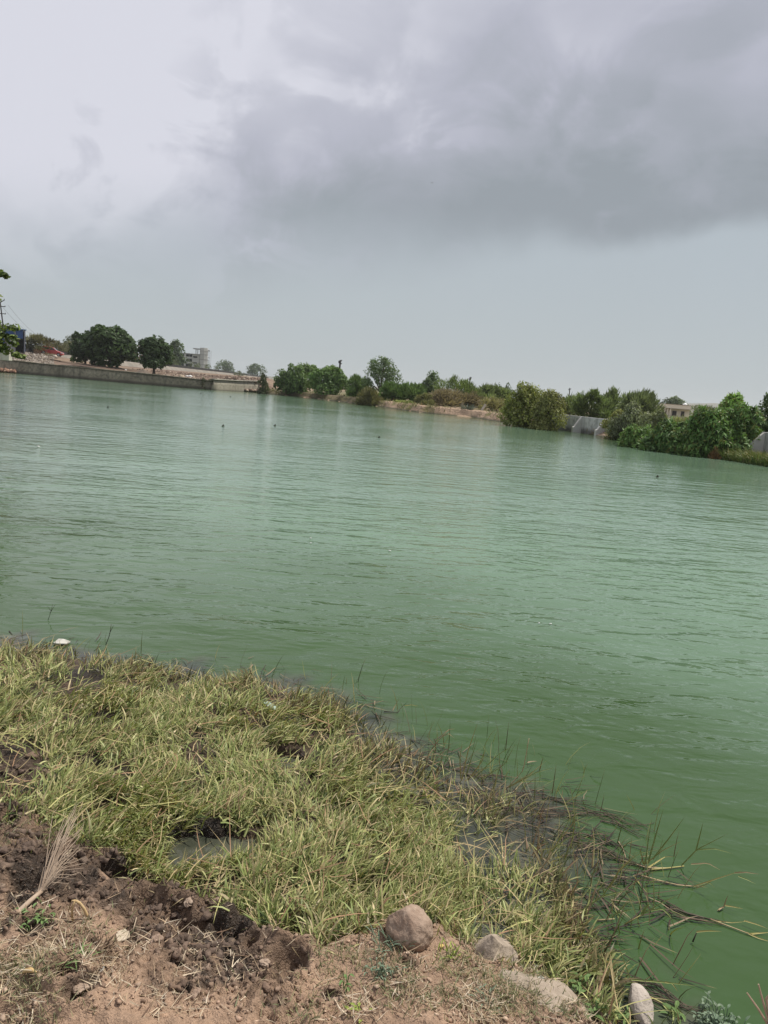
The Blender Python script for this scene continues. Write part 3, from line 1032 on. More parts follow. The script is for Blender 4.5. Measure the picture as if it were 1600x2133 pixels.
plant('mixed_shrub', 'grey green shrub below the pale gate pillar', 'shrub', 1330, 1386, 858, 915, 46, 'bush', (0.100, 0.112, 0.06), 2200, 'mixed shrubs by the buttressed wall', nl=12, size=.12)
plant('mixed_shrub', 'straw tinged shrub just below the pink house', 'shrub', 1376, 1444, 869, 915, 45, 'dry', (0.15, 0.16, 0.075), 2600, 'mixed shrubs by the buttressed wall', nl=11)
plant('lush_shrub', 'low spreading lush shrub, leftmost over the water', 'shrub', 1296, 1378, 887, 936, 40.5, 'frond', (0.070, 0.118, 0.034), 2400, 'lush green shrubs overhanging the right shore', nl=12, size=.10)
plant('lush_shrub', 'lush shrub with blue green large leaves under the pink house', 'shrub', 1344, 1440, 880, 942, 39, 'frond', (0.064, 0.112, 0.036), 3400, 'lush green shrubs overhanging the right shore', nl=15, size=.10)
plant('lush_shrub', 'tallest body of lush fronds in the middle of the right shore', 'shrub', 1418, 1510, 860, 950, 38, 'frond', (0.060, 0.108, 0.030), 4600, 'lush green shrubs overhanging the right shore', nl=18, size=.105)
plant('lush_shrub', 'lush shrub merging into the long reeds at the right', 'shrub', 1470, 1566, 846, 946, 39, 'frond', (0.064, 0.112, 0.032), 3800, 'lush green shrubs overhanging the right shore', nl=15, size=.105)
plant('lush_shrub', 'lush shrub filling the middle between the lower lush shrubs', 'shrub', 1370, 1462, 880, 946, 39.5, 'frond', (0.062, 0.100, 0.034), 3400, 'lush green shrubs overhanging the right shore', nl=14, size=.10)
plant('fresh_shoots', 'bright fresh frond shoots standing highest above the lush shrubs', 'shrub', 1494, 1550, 824, 890, 43, 'frond', (0.095, 0.160, 0.036), 1100, None, nl=9, size=.15)
plant('leafy_tree', 'dark leafy tree at the right edge above the sloping wall', 'tree', 1556, 1650, 824, 905, 41, 'broad', (0.046, 0.070, 0.028), 2600, None, cb=.08, nl=14, size=0.16)
plant('dried_bush', 'rusty orange dried leaves at the water below the lush shrubs', 'weed', 1476, 1500, 931, 951, 37.0, 'dry', (0.125, 0.075, 0.036), 420, None, size=.05)
plant('village_tree', 'flat dark tree behind the roof of the pink house', 'tree', 1384, 1440, 828, 866, 215, 'broad', (0.065, 0.085, 0.045), 900, None, cb=.2)
plant('village_tree', 'distant scrub line behind the pale pillar', 'tree', 1436, 1500, 845, 866, 190, 'acacia', (0.09, 0.105, 0.05), 700, None)


# agave-like grey cactus
def agave():
    b = at(975, 862, 71.5)
    gz = float(land(b[0], b[1])) - 0.1
    root = empty('grey_cactus', (b[0], b[1], gz), 'grey spiny agave like plant on the bare bank, left of the slanting post', 'plant')
    V = []
    for k in range(46):
        a = R.random() * 6.28
        t = 0.25 + R.random() * 1.0
        l = 0.55 + 0.45 * R.random()
        o = np.array([math.cos(a), math.sin(a), 0]) * 0.28 * R.random()
        d = np.array([math.cos(a) * math.sin(t), math.sin(a) * math.sin(t), math.cos(t)])
        m = MB() if not V else V[0]
        if not V:
            V.append(m)
        m.strip([o, o + d * l * 0.5, o + d * l + np.array([0, 0, -0.05])], [0.09, 0.10, 0.01])
    V[0].build('leaf_rosette', simple('agave_leaf', (0.16, 0.20, 0.15), (0.26, 0.29, 0.23), 3, 0.7), root)


agave()


def bare_twigs(px, yt, yb, D, label, seed, n=7):
    rr = np.random.default_rng(seed)
    b = at(px, yb, D)
    t = at(px, yt, D)
    H = t[2] - b[2]
    root = empty('bare_branch', tuple(b), label, 'branch')
    m = MB()
    for k in range(n):
        a = rr.random() * 6.28
        sp = 0.28 * H * rr.random()
        p1 = np.array([math.cos(a) * sp * 0.4, math.sin(a) * sp * 0.4, H * 0.5])
        p2 = np.array([math.cos(a + .4) * sp, math.sin(a + .4) * sp, H * (0.75 + 0.25 * rr.random())])
        m.tube([(0, 0, 0), p1, p2], [0.03, 0.02, 0.008], 5)
    m.build('twig', simple('dead_twig', (0.17, 0.15, 0.13), (0.25, 0.22, 0.19), 5, 0.9), root)


bare_twigs(1082, 792, 840, 66, 'bare grey branch sticking up behind the biggest round bush', 3)
bare_twigs(1136, 806, 838, 66, 'two thin bare twigs above the right shoulder of the round bush', 4, 4)
bare_twigs(1112, 800, 840, 66, 'thin bare twigs on top of the biggest round bush', 6, 5)


# tree leaning in from the left edge
def edge_tree():
    root = empty('overhanging_tree', (-14.6, 20.0, 0.4), 'pale leaved tree leaning in from the left edge of the picture', 'tree')
    o = np.array([-14.6, 20.0, 0.4])
    L = [(-2, 698, 20.0, .23, .20), (26, 682, 20.1, .18, .08), (29, 708, 19.9, .10, .14), (8, 722, 20.0, .16, .18), (-12, 690, 20, .26, .24), (-14, 725, 20, .22, .16),
         (44, 742, 19.8, .11, .05), (34, 738, 19.9, .12, .05), (8, 573, 20.2, .16, .06), (-4, 567, 20.2, .16, .08), (-20, 566, 20.2, .2, .1),
         (-40, 700, 20.2, .55, .5), (-60, 640, 20.3, .6, .6), (-60, 590, 20.5, .5, .4), (-110, 660, 20.5, .9, .9), (-130, 580, 20.5, .8, .8), (-190, 620, 20.5, 1.1, 1.1), (-230, 700, 20.5, 1.0, 1.0),
         (-260, 560, 20.6, 1.2, 1.0), (-300, 640, 20.8, 1.2, 1.1)]
    C = [at(a, b, D) - o for a, b, D, _, _ in L]
    A = [(r, r, h) for *_, r, h in L]
    cnt = [int(50 + 1500 * r * h) for *_, r, h in L]
    Vs, Qs, Cs, k = [], [], [], 0
    for c, a, n in zip(C, A, cnt):
        V, Q, cl = leaf_cloud([c], [a], n, 0.07, asp=1.5, up=0.5, shell=0.2, tint=(0.165, 0.215, 0.055), var=0.3, tip=((0.055, 0.09, 0.03), 0.3), low=-2)
        Vs.append(V); Qs.append(Q + k); Cs.append(cl); k += len(V)
    np_mesh('crown', np.vstack(Vs), np.vstack(Qs), LEAF, root, col=np.vstack(Cs))
    m = MB()
    hub = np.array([1.2, 0.2, 2.2])
    m.tube([(0, 0, -0.4), (0.5, 0, 1.2), hub], [.2, .16, .13], 7)
    for c in C:
        m.tube([hub, (hub + c) / 2 + np.array([0, 0, .25]), c], [.06, .04, .012], 5, cap=False)
    m.build('trunk', BARK, root, smooth=True)


edge_tree()


# bank reeds, right shore
def reed_bed():
    n = 2600
    px = R.uniform(1478, 1625, n)
    off = R.random(n)
    base = []
    for a, o in zip(px, off):
        D = 37.6 - (a - 1478) / 147 * 3.2 + o * 3.0
        yb = 949 + (a - 1478) * 0.075
        p = at(a, yb, D)
        base.append((p[0], p[1]))
    base = np.array(base)
    z = np.maximum(far_h(base[:, 0], base[:, 1]), 0.0) * 0.9
    blades('bank_reeds', np.column_stack([base, z - 0.02]), L=(0.35, 0.8), Wd=(0.018, 0.035), az_mean=3.5, az_sd=0.9, tilt0=(0.2, 0.7), bend=(0.5, 1.3),
           cols=[((0.10, 0.15, 0.045), .55), ((0.16, 0.18, 0.06), .3), ((0.22, 0.19, 0.09), .15)], label='long drooping reeds at the water edge by the sloping wall')


def blades(name, P, L, Wd, az_mean, az_sd, tilt0, bend, cols, mat_=None, label=None, flow=0.0, levels=4, kind='stuff', twist=0.6, narrow=1.0):
    """many grass blades as ONE mesh: each a bent tapering strip"""
    n = len(P)
    l = R.uniform(*L, n)
    w = R.uniform(*Wd, n)
    az = (az_mean if np.isscalar(az_mean) else az_mean) + R.normal(size=n) * az_sd
    if flow:
        az = az + flow * perlin(P[:, 0] * 1.7, P[:, 1] * 1.7, 301)
    t0 = R.uniform(*tilt0, n)
    bd = R.uniform(*bend, n)
    rows = []
    p = P.copy().astype(float)
    azk = az.copy()
    sv = R.normal(size=n) * twist
    prof = [1.0, 1.0, 0.72, 0.0] if levels == 4 else [1.0, 0.8, 0.0]
    for k in range(levels):
        th = t0 + bd * k / (levels - 1)
        d = np.stack([np.cos(azk) * np.sin(th), np.sin(azk) * np.sin(th), np.cos(th)], -1)
        sx = np.stack([-np.sin(azk + sv), np.cos(azk + sv), 0.5 * np.sin(sv * 3)], -1)
        hw = (w * prof[k] * 0.5 * narrow)[:, None]
        if k < levels - 1:
            rows.append(p - sx * hw)
            rows.append(p + sx * hw)
        else:
            rows.append(p.copy())
        p = p + d * (l / (levels - 1))[:, None]
        azk = azk + R.normal(size=n) * 0.12
    nv = len(rows)
    V = np.stack(rows, 1).reshape(-1, 3)
    o = (np.arange(n) * nv)[:, None]
    T = []
    for k in range(levels - 2):
        a = 2 * k
        T.append(np.concatenate([o + a, o + a + 1, o + a + 3], 1))
        T.append(np.concatenate([o + a, o + a + 3, o + a + 2], 1))
    a = 2 * (levels - 2)
    T.append(np.concatenate([o + a, o + a + 1, o + a + 2], 1))
    T = np.vstack(T)
    pr = np.array([c[1] for c in cols], float)
    ci = R.choice(len(cols), n, p=pr / pr.sum())
    base = np.array([c[0] for c in cols])[ci] * np.clip(1 + 0.2 * R.normal(size=n), .5, 1.6)[:, None]
    colv = np.repeat(base[:, None, :], nv, 1)
    # paler, drier tips on some blades
    m = (R.random(n) < 0.35)[:, None]
    colv[:, -1] = np.where(m, np.array([0.34, 0.27, 0.13]), colv[:, -1])
    ob = np_mesh(name, V, T, mat_ or GRASS, col=colv.reshape(-1, 3))
    return tag(ob, label, kind=kind)


reed_bed()


# small bank weeds along the water's edge of the far right shore (ground cover)
def shore_weeds():
    k = R.integers(0, len(PB) - 1, 2600)
    o = np.abs(R.normal(size=2600)) * 0.9 + 0.1
    P = PB[k] + NB[k] * o[:, None]
    m = fbm(P[:, 0] * 0.35, P[:, 1] * 0.35, 3, 204) + 0.5 * ss(0.16, 0.22, P[:, 0] / P[:, 1]) > -0.05
    P = P[m]
    z = (0.60 - 0.27 * ss(0.15, 0.21, P[:, 0] / P[:, 1])) * ss(0.05, 0.75, o[m])
    blades('shore_weeds', np.column_stack([P, z]), L=(0.15, 0.5), Wd=(0.03, 0.06), az_mean=-1.5, az_sd=1.6, tilt0=(0.1, 0.8), bend=(0.2, 1.0),
           cols=[((0.12, 0.15, 0.05), .5), ((0.20, 0.18, 0.07), .3), ((0.24, 0.18, 0.10), .2)], label='low weeds growing along the far waterline')


shore_weeds()

# ================================================================== LEFT BANK STRUCTURES
def stone_mat(name, a, b, dark, foot=0.35):
    m, t, bb = mat(name)
    tc = t.add('ShaderNodeTexCoord')
    v = tc.outputs['Object']
    n = t.noise(v, 0.45, 5, 0.65)
    n2 = t.noise(v, 3.0, 5, 0.65)
    st = t.noise(t.mapping(v, scale=(1, 1, 0.12)), 1.6, 4, 0.6)
    c = t.mix(t.smooth(n, 0.3, 0.7), a, b)
    c = t.mix(t.smooth(n2, 0.42, 0.7, 0, .7), c, dark)
    c = t.mix(t.smooth(st, 0.5, 0.75, 0, .65), c, dark)
    # damp foot of the wall just over the water
    g = t.add('ShaderNodeNewGeometry')
    sp = t.add('ShaderNodeSeparateXYZ')
    t.l.new(g.outputs['Position'], sp.inputs[0])
    dz = t.math('ADD', sp.outputs[2], t.math('MULTIPLY', n2, 0.5))
    c = t.mix(t.smooth(dz, foot, foot + 0.35, 0.75, 0.0), c, (0.050, 0.045, 0.034))
    t.put(bb.inputs['Base Color'], c)
    bb.inputs['Roughness'].default_value = 0.9
    bp = t.add('ShaderNodeBump')
    bp.inputs['Distance'].default_value = 0.03
    t.put(bp.inputs['Height'], n2)
    t.put(bb.inputs['Normal'], bp.outputs[0])
    return m


def wall_ribbon(name, pts, tops, thick, m, label, cat, coping=None, cap_m=None, step=0.8, rough=0.03):
    Pp, s = resample(np.array(pts), step)
    seg = np.linalg.norm(np.diff(np.array(pts), axis=0), axis=1)
    Ls = np.concatenate([[0], np.cumsum(seg)])
    tp = np.interp(s, Ls, tops) + rough * fbm(s * 0.5, s * 0 + 2, 3, 66)
    Nn = normals2(Pp)
    n = len(Pp)
    root = empty(name, (Pp[0, 0], Pp[0, 1], 0), label, cat)
    o = np.array([Pp[0, 0], Pp[0, 1], 0])
    zr = np.linspace(0, 1, 4)
    V = []
    for q in (0, 1):
        for z in (zr if q == 0 else zr[::-1]):
            x = Pp + Nn * (0.18 * z if q == 0 else thick)
            V.append(np.column_stack([x, -0.6 + (tp + 0.6) * z]) - o)
    V = np.array(V)
    k = len(V)
    F = np.arange(k - 1)[:, None] * n + np.arange(n - 1)[None]
    F = np.stack([F, F + 1, F + n + 1, F + n], -1).reshape(-1, 4)
    ends = np.array([[0, n, (k - 2) * n, (k - 1) * n], [n, 2 * n, (k - 3) * n, (k - 2) * n], [n - 1, (k) * n - 1, (k - 1) * n - 1, 2 * n - 1], [2 * n - 1, (k - 1) * n - 1, (k - 2) * n - 1, 3 * n - 1]])
    np_mesh('wall_body', V.reshape(-1, 3), np.vstack([F, ends]), m, root)
    if coping:
        mb = MB()
        for i in range(n - 1):
            a, b = Pp[i], Pp[i + 1]
            c = (a + b) / 2 + Nn[i] * 0.25
            mb.box((c[0] - o[0], c[1] - o[1], (tp[i] + tp[i + 1]) / 2 + coping / 2 + .003), (np.linalg.norm(b - a) * 0.995, 0.5, coping), math.atan2(*(b - a)[::-1]))
        mb.build('coping', cap_m, root)
    return root, Pp, tp, Nn


WALL1 = stone_mat('old_wall_stone', (0.205, 0.176, 0.132), (0.350, 0.308, 0.235), (0.075, 0.068, 0.051))
WALL2 = stone_mat('new_wall_concrete', (0.27, 0.24, 0.185), (0.35, 0.315, 0.25), (0.17, 0.155, 0.12), 0.15)
PALE = simple('pale_concrete', (0.42, 0.38, 0.32), (0.52, 0.48, 0.41), 2.0, 0.85)
i445 = [k for k, p in enumerate(far_px) if p[0] == 445][0]
i540 = [k for k, p in enumerate(far_px) if p[0] == 540][0]
wall_ribbon('stone_wall', np.vstack([[on_z(-70, 768.5)[:2]], SHORE_FAR[:i445 + 1]]), [1.6, 1.66, 1.5, 1.44, 1.38, 1.33, 1.22, 1.10], 0.6, WALL1, 'long weathered stone wall rising from the lake on the left', 'wall',
            coping=0.07, cap_m=simple('worn_coping', (0.25, 0.22, 0.17), (0.36, 0.32, 0.26), 1.0, 0.9))
wall_ribbon('concrete_wall', SHORE_FAR[i445:i540 + 1] + np.array([0.15, -0.3]), [1.30, 1.36, 1.50], 0.5, WALL2, 'newer plain wall section with pale coping at the right end of the stone wall', 'wall',
            coping=0.10, cap_m=PALE, rough=0.0)

# streaks of pale lime on the stone wall and its weep pipes
# rubble and earth at the foot of the wall, far left
def rubble(name, pxr, sdr, n, sz, cols, label, squash=0.7, path=None, zoff=0.0):
    """angular stones as one heap of stuff"""
    base = np.array([(-.5, -.5, -.5), (.5, -.45, -.5), (.45, .5, -.5), (-.5, .5, -.45), (-.4, -.35, .4), (.35, -.4, .5), (.4, .38, .35), (-.35, .42, .5)])
    fq = np.array([(0, 3, 2, 1), (4, 5, 6, 7), (0, 1, 5, 4), (1, 2, 6, 5), (2, 3, 7, 6), (3, 0, 4, 7)])
    VV, FF, CC = [], [], []
    for k in range(n):
        px = R.uniform(*pxr)
        i = np.interp(px, [p[0] for p in far_px], np.arange(len(far_px)))
        a = int(min(i, len(far_px) - 2))
        f = i - a
        p = SHORE_FAR[a] * (1 - f) + SHORE_FAR[a + 1] * f
        sd = sdr[0] + (sdr[1] - sdr[0]) * R.random() ** 1.3
        dirn = p / np.linalg.norm(p)
        q = p + dirn * sd
        z = float(far_h(q[0], q[1])) + zoff
        s = sz[0] + (sz[1] - sz[0]) * R.random() ** 2.2
        q3 = np.array([q[0], q[1], z + s * 0.15])
        v = base * (1 + 0.3 * R.normal(size=(8, 3)) * 0.6) * s * np.array([1, 1, squash])
        a1 = R.random() * 6.28
        v = v @ np.array(Matrix.Rotation(a1, 3, 'Z')) @ np.array(Matrix.Rotation(R.normal() * 0.5, 3, 'X'))
        VV.append(v + q3)
        FF.append(fq + 8 * k)
        c = np.array(cols[R.integers(len(cols))]) * (0.75 + 0.5 * R.random())
        CC.append(np.repeat(c[None], 8, 0))
    o = np_mesh(name, np.vstack(VV), np.vstack(FF), STONE, col=np.vstack(CC))
    return tag(o, label, kind='stuff')


def vcol_mat(name, rough=0.9, bump=0.01, scale=20):
    m, t, b = mat(name)
    a = t.add('ShaderNodeVertexColor', layer_name='Col')
    tc = t.add('ShaderNodeTexCoord')
    n = t.noise(tc.outputs['Object'], scale, 5, 0.65)
    sc = t.add('ShaderNodeVectorMath', operation='SCALE')
    t.l.new(a.outputs[0], sc.inputs[0])
    t.put(sc.inputs['Scale'], t.smooth(n, 0.25, 0.75, 0.7, 1.3))
    t.put(b.inputs['Base Color'], sc.outputs[0])
    b.inputs['Roughness'].default_value = rough
    b.inputs['Specular IOR Level'].default_value = 0.2
    bp = t.add('ShaderNodeBump')
    bp.inputs['Distance'].default_value = bump
    t.put(bp.inputs['Height'], n)
    t.put(b.inputs['Normal'], bp.outputs[0])
    return m


STONE = vcol_mat('rubble_stone', 0.92, 0.02, 6)
CLODM = vcol_mat('clod_earth', 0.95, 0.006, 60)
pink = [(0.155, 0.112, 0.085), (0.20, 0.148, 0.112), (0.12, 0.084, 0.064), (0.29, 0.235, 0.185)]
grey = [(0.175, 0.145, 0.115), (0.22, 0.185, 0.15), (0.13, 0.105, 0.08), (0.32, 0.285, 0.245)]
rubble('rubble_heap', (24, 112), (2.5, 46), 2600, (0.10, 0.38), grey, 'grey stone rubble spread below the blue shed')
rubble('rubble_heap', (330, 545), (3, 42), 2300, (0.10, 0.48), pink, 'pinkish stone rubble spread along the slope behind the wall')
rubble('rubble_heap', (236, 340), (5, 40), 500, (0.10, 0.42), pink, 'scattered stones under the dark trees')
rubble('rubble_heap', (-40, 32), (-1.2, -0.1), 260, (0.2, 0.55), [(0.22, 0.13, 0.09), (0.30, 0.2, 0.14), (0.16, 0.09, 0.06)], 'reddish rubble and litter at the foot of the wall, far left', zoff=0.25)
rubble('rubble_heap', (508, 556), (-0.6, 0.2), 140, (0.2, 0.5), pink, 'broken stones at the water below the end of the wall', zoff=0.22)
# individual boulders that stand out
bm_ = [(455, 786, 104, .75, (0.42, 0.36, 0.29), 'pale boulder right of the two dark weed clumps on the lake wall'), (378, 786, 103, .9, (0.38, 0.31, 0.23), 'pinkish boulder on the slope left of the white sacks'),
       (500, 793, 109, .8, (0.38, 0.30, 0.24), 'pinkish boulder nearest the right hand end of the lake wall'), (115, 741, 150, 1.0, (0.44, 0.38, 0.32), 'pale slab of rock lying below the front wheel of the red car')]
for k, (px, py, D, s, c, lb_) in enumerate(bm_):
    p = at(px, py, D)
    z = float(land(p[0], p[1]))
    base = np.array([(-.5, -.5, -.4), (.5, -.45, -.4), (.45, .5, -.4), (-.5, .5, -.4), (-.4, -.35, .3), (.35, -.4, .4), (.4, .38, .25), (-.35, .42, .4)]) * (1 + 0.2 * R.normal(size=(8, 3)))
    fq = np.array([(0, 3, 2, 1), (4, 5, 6, 7), (0, 1, 5, 4), (1, 2, 6, 5), (2, 3, 7, 6), (3, 0, 4, 7)])
    o = np_mesh('boulder', base * s * .7, fq, STONE, col=np.repeat(np.array(c)[None], 8, 0))
    o.location = (p[0], p[1], z + s * 0.2)
    o.rotation_euler = (0, 0, R.random() * 6)
    tag(o, lb_, 'boulder', 'larger boulders in the rubble')
for px, py, D, s, l in [(390, 781.5, 108, .75, 'left one of two white sacks lying on the rubble slope'), (396.5, 783, 107, 1.0, 'right, larger one of two white sacks lying on the rubble slope'), (262, 766, 122, .6, 'single white sack on the ground between the dark trees')]:
    p = at(px, py, D)
    z = float(land(p[0], p[1]))
    bm = MB()
    s = s * .6
    bm.tube([(-s * .5, 0, .1), (-s * .3, 0, .18), (0, .03, .22), (s * .3, 0, .17), (s * .5, 0, .1)], [s * .12, s * .3, s * .34, s * .28, s * .1], 8)
    o = bm.build('sack', simple('white_sack', (0.72, 0.70, 0.66), (0.8, 0.78, 0.74), 3, 0.7), None, smooth=True)
    o.location = (p[0], p[1], z + s * .15)
    tag(o, l, 'sack')

# dark sand heap
def heap(px0, px1, yt, yb, D, m, name, label, cat):
    b = at((px0 + px1) / 2, yb, D)
    w = (px1 - px0) * D / FPX
    z = float(land(b[0], b[1]))
    H = max(0.5, at((px0 + px1) / 2, yt, D)[2] - z)
    n, k = 28, 9
    V = []
    for i in range(k):
        r = i / (k - 1)
        for j in range(n):
            a = 6.283 * j / n
            rr = r * w / 2 * (1 + 0.10 * math.sin(a * 3 + 1) + .05 * math.sin(a * 7))
            V.append((rr * math.cos(a), rr * 0.8 * math.sin(a), H * (1 - r) ** 1.1 * (1 + .05 * math.sin(a * 5)) - 0.25 * r))
    F = []
    for i in range(k - 1):
        for j in range(n):
            j2 = (j + 1) % n
            F.append((i * n + j, (i + 1) * n + j, (i + 1) * n + j2, i * n + j2))
    o = np_mesh(name, np.array(V), np.array(F), m, smooth=True)
    o.location = (b[0], b[1], z)
    tag(o, label, cat)


heap(268, 326, 768.5, 782, 103, simple('dark_sand', (0.105, 0.085, 0.065), (0.15, 0.12, 0.095), 1.2, 0.95, 0.02, 8), 'sand_heap', 'smooth dark sand heap below the round dark tree', 'heap')

# concrete block at the far left
p = at(10.5, 746, 99.5)
cb_ = MB()
cb_.box((0, 0, 0.65), (1.25, 1.0, 1.3), 0.1)
blk = cb_.build('concrete_block', PALE, None, bevel=0.04)
blk.location = (p[0], p[1], p[2] - 0.25)
tag(blk, 'pale concrete block on the wall top at the left edge', 'block')

# raised road with its dark low barrier
road_px = [(-60, 727, 150), (20, 730.5, 152), (60, 734, 156), (130, 738.5, 165), (270, 753.5, 187), (337, 761.5, 205), (403, 769, 232), (469, 776, 280), (534, 784.5, 380), (560, 788, 520)]
RP = np.array([at(a, b, D) for a, b, D in road_px])
RP[:, 2] = np.minimum(RP[:, 2], 4.0)
RPd, rs = resample(RP, 4.0)
Nn = normals2(RPd[:, :2])
asph = simple('asphalt', (0.05, 0.05, 0.052), (0.075, 0.074, 0.072), 0.5, 0.9)
off = [-1.6, -0.5, 0.0, 7.5, 9.5]
dz = [-1.6, -0.45, 0.0, 0.0, -0.7]
V = np.stack([np.column_stack([RPd[:, :2] + Nn * o, RPd[:, 2] + q]) for o, q in zip(off, dz)], 1).reshape(-1, 3)
rd = np_mesh('road', V, grid_faces(len(RPd), 5)[:, ::-1], simple('road_shoulder', (0.17, 0.155, 0.13), (0.25, 0.22, 0.185), 0.4, 0.95))
tag(rd, 'raised road running away behind the left bank', kind='structure')
mb = MB()
o0 = RPd[0]
for a, b, na in zip(RPd[:-1], RPd[1:], Nn):
    c = (a + b) / 2
    d = b - a
    mb.box((c[0] + na[0] * .3 - o0[0], c[1] + na[1] * .3 - o0[1], c[2] + 0.28 - o0[2]), (np.linalg.norm(d) * 1.001, 0.28, 0.72), math.atan2(d[1], d[0]))
bar = mb.build('road_barrier', simple('dark_barrier', (0.028, 0.026, 0.026), (0.05, 0.046, 0.043), 0.6, 0.9))
bar.location = tuple(o0)
tag(bar, 'long low dark barrier along the raised road on the left', 'barrier')

# blue shed
def shed():
    D = 150
    b = at(52, 731, D)
    k = D / FPX
    gz = float(land(b[0], b[1]))
    root = empty('blue_shed', (b[0], b[1], b[2]), 'blue metal shed with a dark doorway at the far left behind leaves', 'shed', rz=0.50)
    blue = simple('blue_sheet', (0.030, 0.085, 0.24), (0.045, 0.11, 0.29), 0.8, 0.5, 0.01, 12, streak=(3, 3, .2))
    lite = simple('blue_roof', (0.16, 0.30, 0.52), (0.20, 0.36, 0.58), 0.7, 0.45)
    gry = simple('grey_sheet', (0.28, 0.29, 0.30), (0.36, 0.37, 0.38), 0.8, 0.6)
    dk = simple('shed_shade', (0.012, 0.012, 0.016), None, 1, 0.9)  # near-black colour stands in for the shade inside the doorway
    H = 39 * k
    # walls: x to the left is negative
    m = MB()
    m.box((-3.1 * 1.0 - .0, 0.06, H * 0.76), (5.6, 0.12, H * 0.40))
    m.build('upper_panel', blue, root)
    m = MB()
    m.box((-2.35, 0.05, H * 0.22), (1.5, 0.1, H * 0.66))
    m.build('side_panel', gry, root)
    m = MB()
    m.box((-4.5, 0.05, H * 0.22), (2.75, 0.1, H * 0.66))
    m.build('lower_panel', blue, root)
    m = MB()
    m.box((0.02, 3, H * 0.44), (0.1, 5.8, H * 1.04))
    m.box((-5.95, 3, H * 0.44), (0.1, 5.8, H * 1.04))
    m.box((-3, 6, H * 0.44), (6, 0.1, H * 1.04))
    m.build('wall', blue, root)
    m = MB()
    m.box((-0.82, 3.0, H * 0.2), (1.4, 0.06, H * 0.74))
    m.build('interior_shade', dk, root)
    m = MB()
    m.poly([(-6.3, -0.35, H * 1.02), (0.25, -0.35, H * 0.965), (0.25, 6.3, H * 0.99), (-6.3, 6.3, H * 1.06),
            (-6.3, -0.35, H * 1.05), (0.25, -0.35, H * 0.995), (0.25, 6.3, H * 1.02), (-6.3, 6.3, H * 1.09)],
           [(0, 3, 2, 1), (4, 5, 6, 7), (0, 1, 5, 4), (1, 2, 6, 5), (2, 3, 7, 6), (3, 0, 4, 7)])
    m.build('roof', lite, root)
    for x in (-0.08, -1.55):
        m = MB()
        m.box((x, -0.12, H * 0.44), (0.13, 0.13, H * 1.02))
        m.build('post', gry, root)


shed()

# utility poles
POLE = simple('pole_metal', (0.035, 0.033, 0.032), (0.06, 0.056, 0.052), 2, 0.8)


def pole(px0, py0, px1, py1, D, label, arms=(), r=0.09, name='utility_pole', group='utility poles beyond the lake'):
    top, bot = at(px0, py0, D), at(px1, py1, D)
    gz = float(land(bot[0], bot[1])) - 0.3
    d = (top - bot) / (top[2] - bot[2])
    base = bot + d * (gz - bot[2])
    root = empty(name, tuple(base), label, 'pole', group)
    m = MB()
    m.tube([(0, 0, 0), tuple(top - base)], [r * 1.2, r * 0.8], 6)
    m.build('shaft', POLE, root)
    for f, l, rise in arms:
        c = (top - base) * f
        m = MB()
        m.tube([c + np.array([-l / 2, 0, -rise]), c + np.array([l / 2, 0, rise])], r * 0.55, 5)
        m.build('crossarm', POLE, root)
        for s in (-1, 1):
            q = c + np.array([s * l * 0.46, 0, s * rise])
            m = MB()
            m.tube([q, q + np.array([0, 0, 0.18])], [0.06, 0.05], 6)
            m.build('insulator', POLE, root)


pole(0.5, 630, 8, 690, 140, 'leaning dark power pole with crossarms at the left edge', [(0.93, 1.5, 0.0), (0.80, 1.3, 0.0), (1.0, 1.4, 0.45)], 0.12)
pole(709, 750, 705, 800, 128, 'lone dark pole rising from the bushes left of the tall tree', [(0.96, 0.5, 0.1), (0.90, 0.5, -0.1)], 0.16)
pole(979.5, 785, 977.5, 815, 170, 'short dark pole above the stubby thicket', [(0.93, 0.6, 0.2)], 0.15)
pole(1187, 808, 1184.5, 838, 178, 'thin dark pole above the acacias right of the round bush', [(0.93, 0.5, 0.1)], 0.12)
pole(106.3, 708, 106, 735, 215, 'faint thin pole behind the red car', [(0.9, 1.0, 0)], 0.07)

# wires
wm = MB()
A_, B_ = at(1, 634, 140), at(106.3, 710, 215)
for oz in (0, 0.5):
    wm.tube([A_ + (B_ - A_) * f + np.array([oz * 2.4, 0, -1.6 * 4 * f * (1 - f)]) for f in np.linspace(0, 1, 15)], 0.016, 4)
tag(wm.build('power_line', POLE), 'faint sagging wires from the leaning pole to the thin pole behind the car', 'wire')

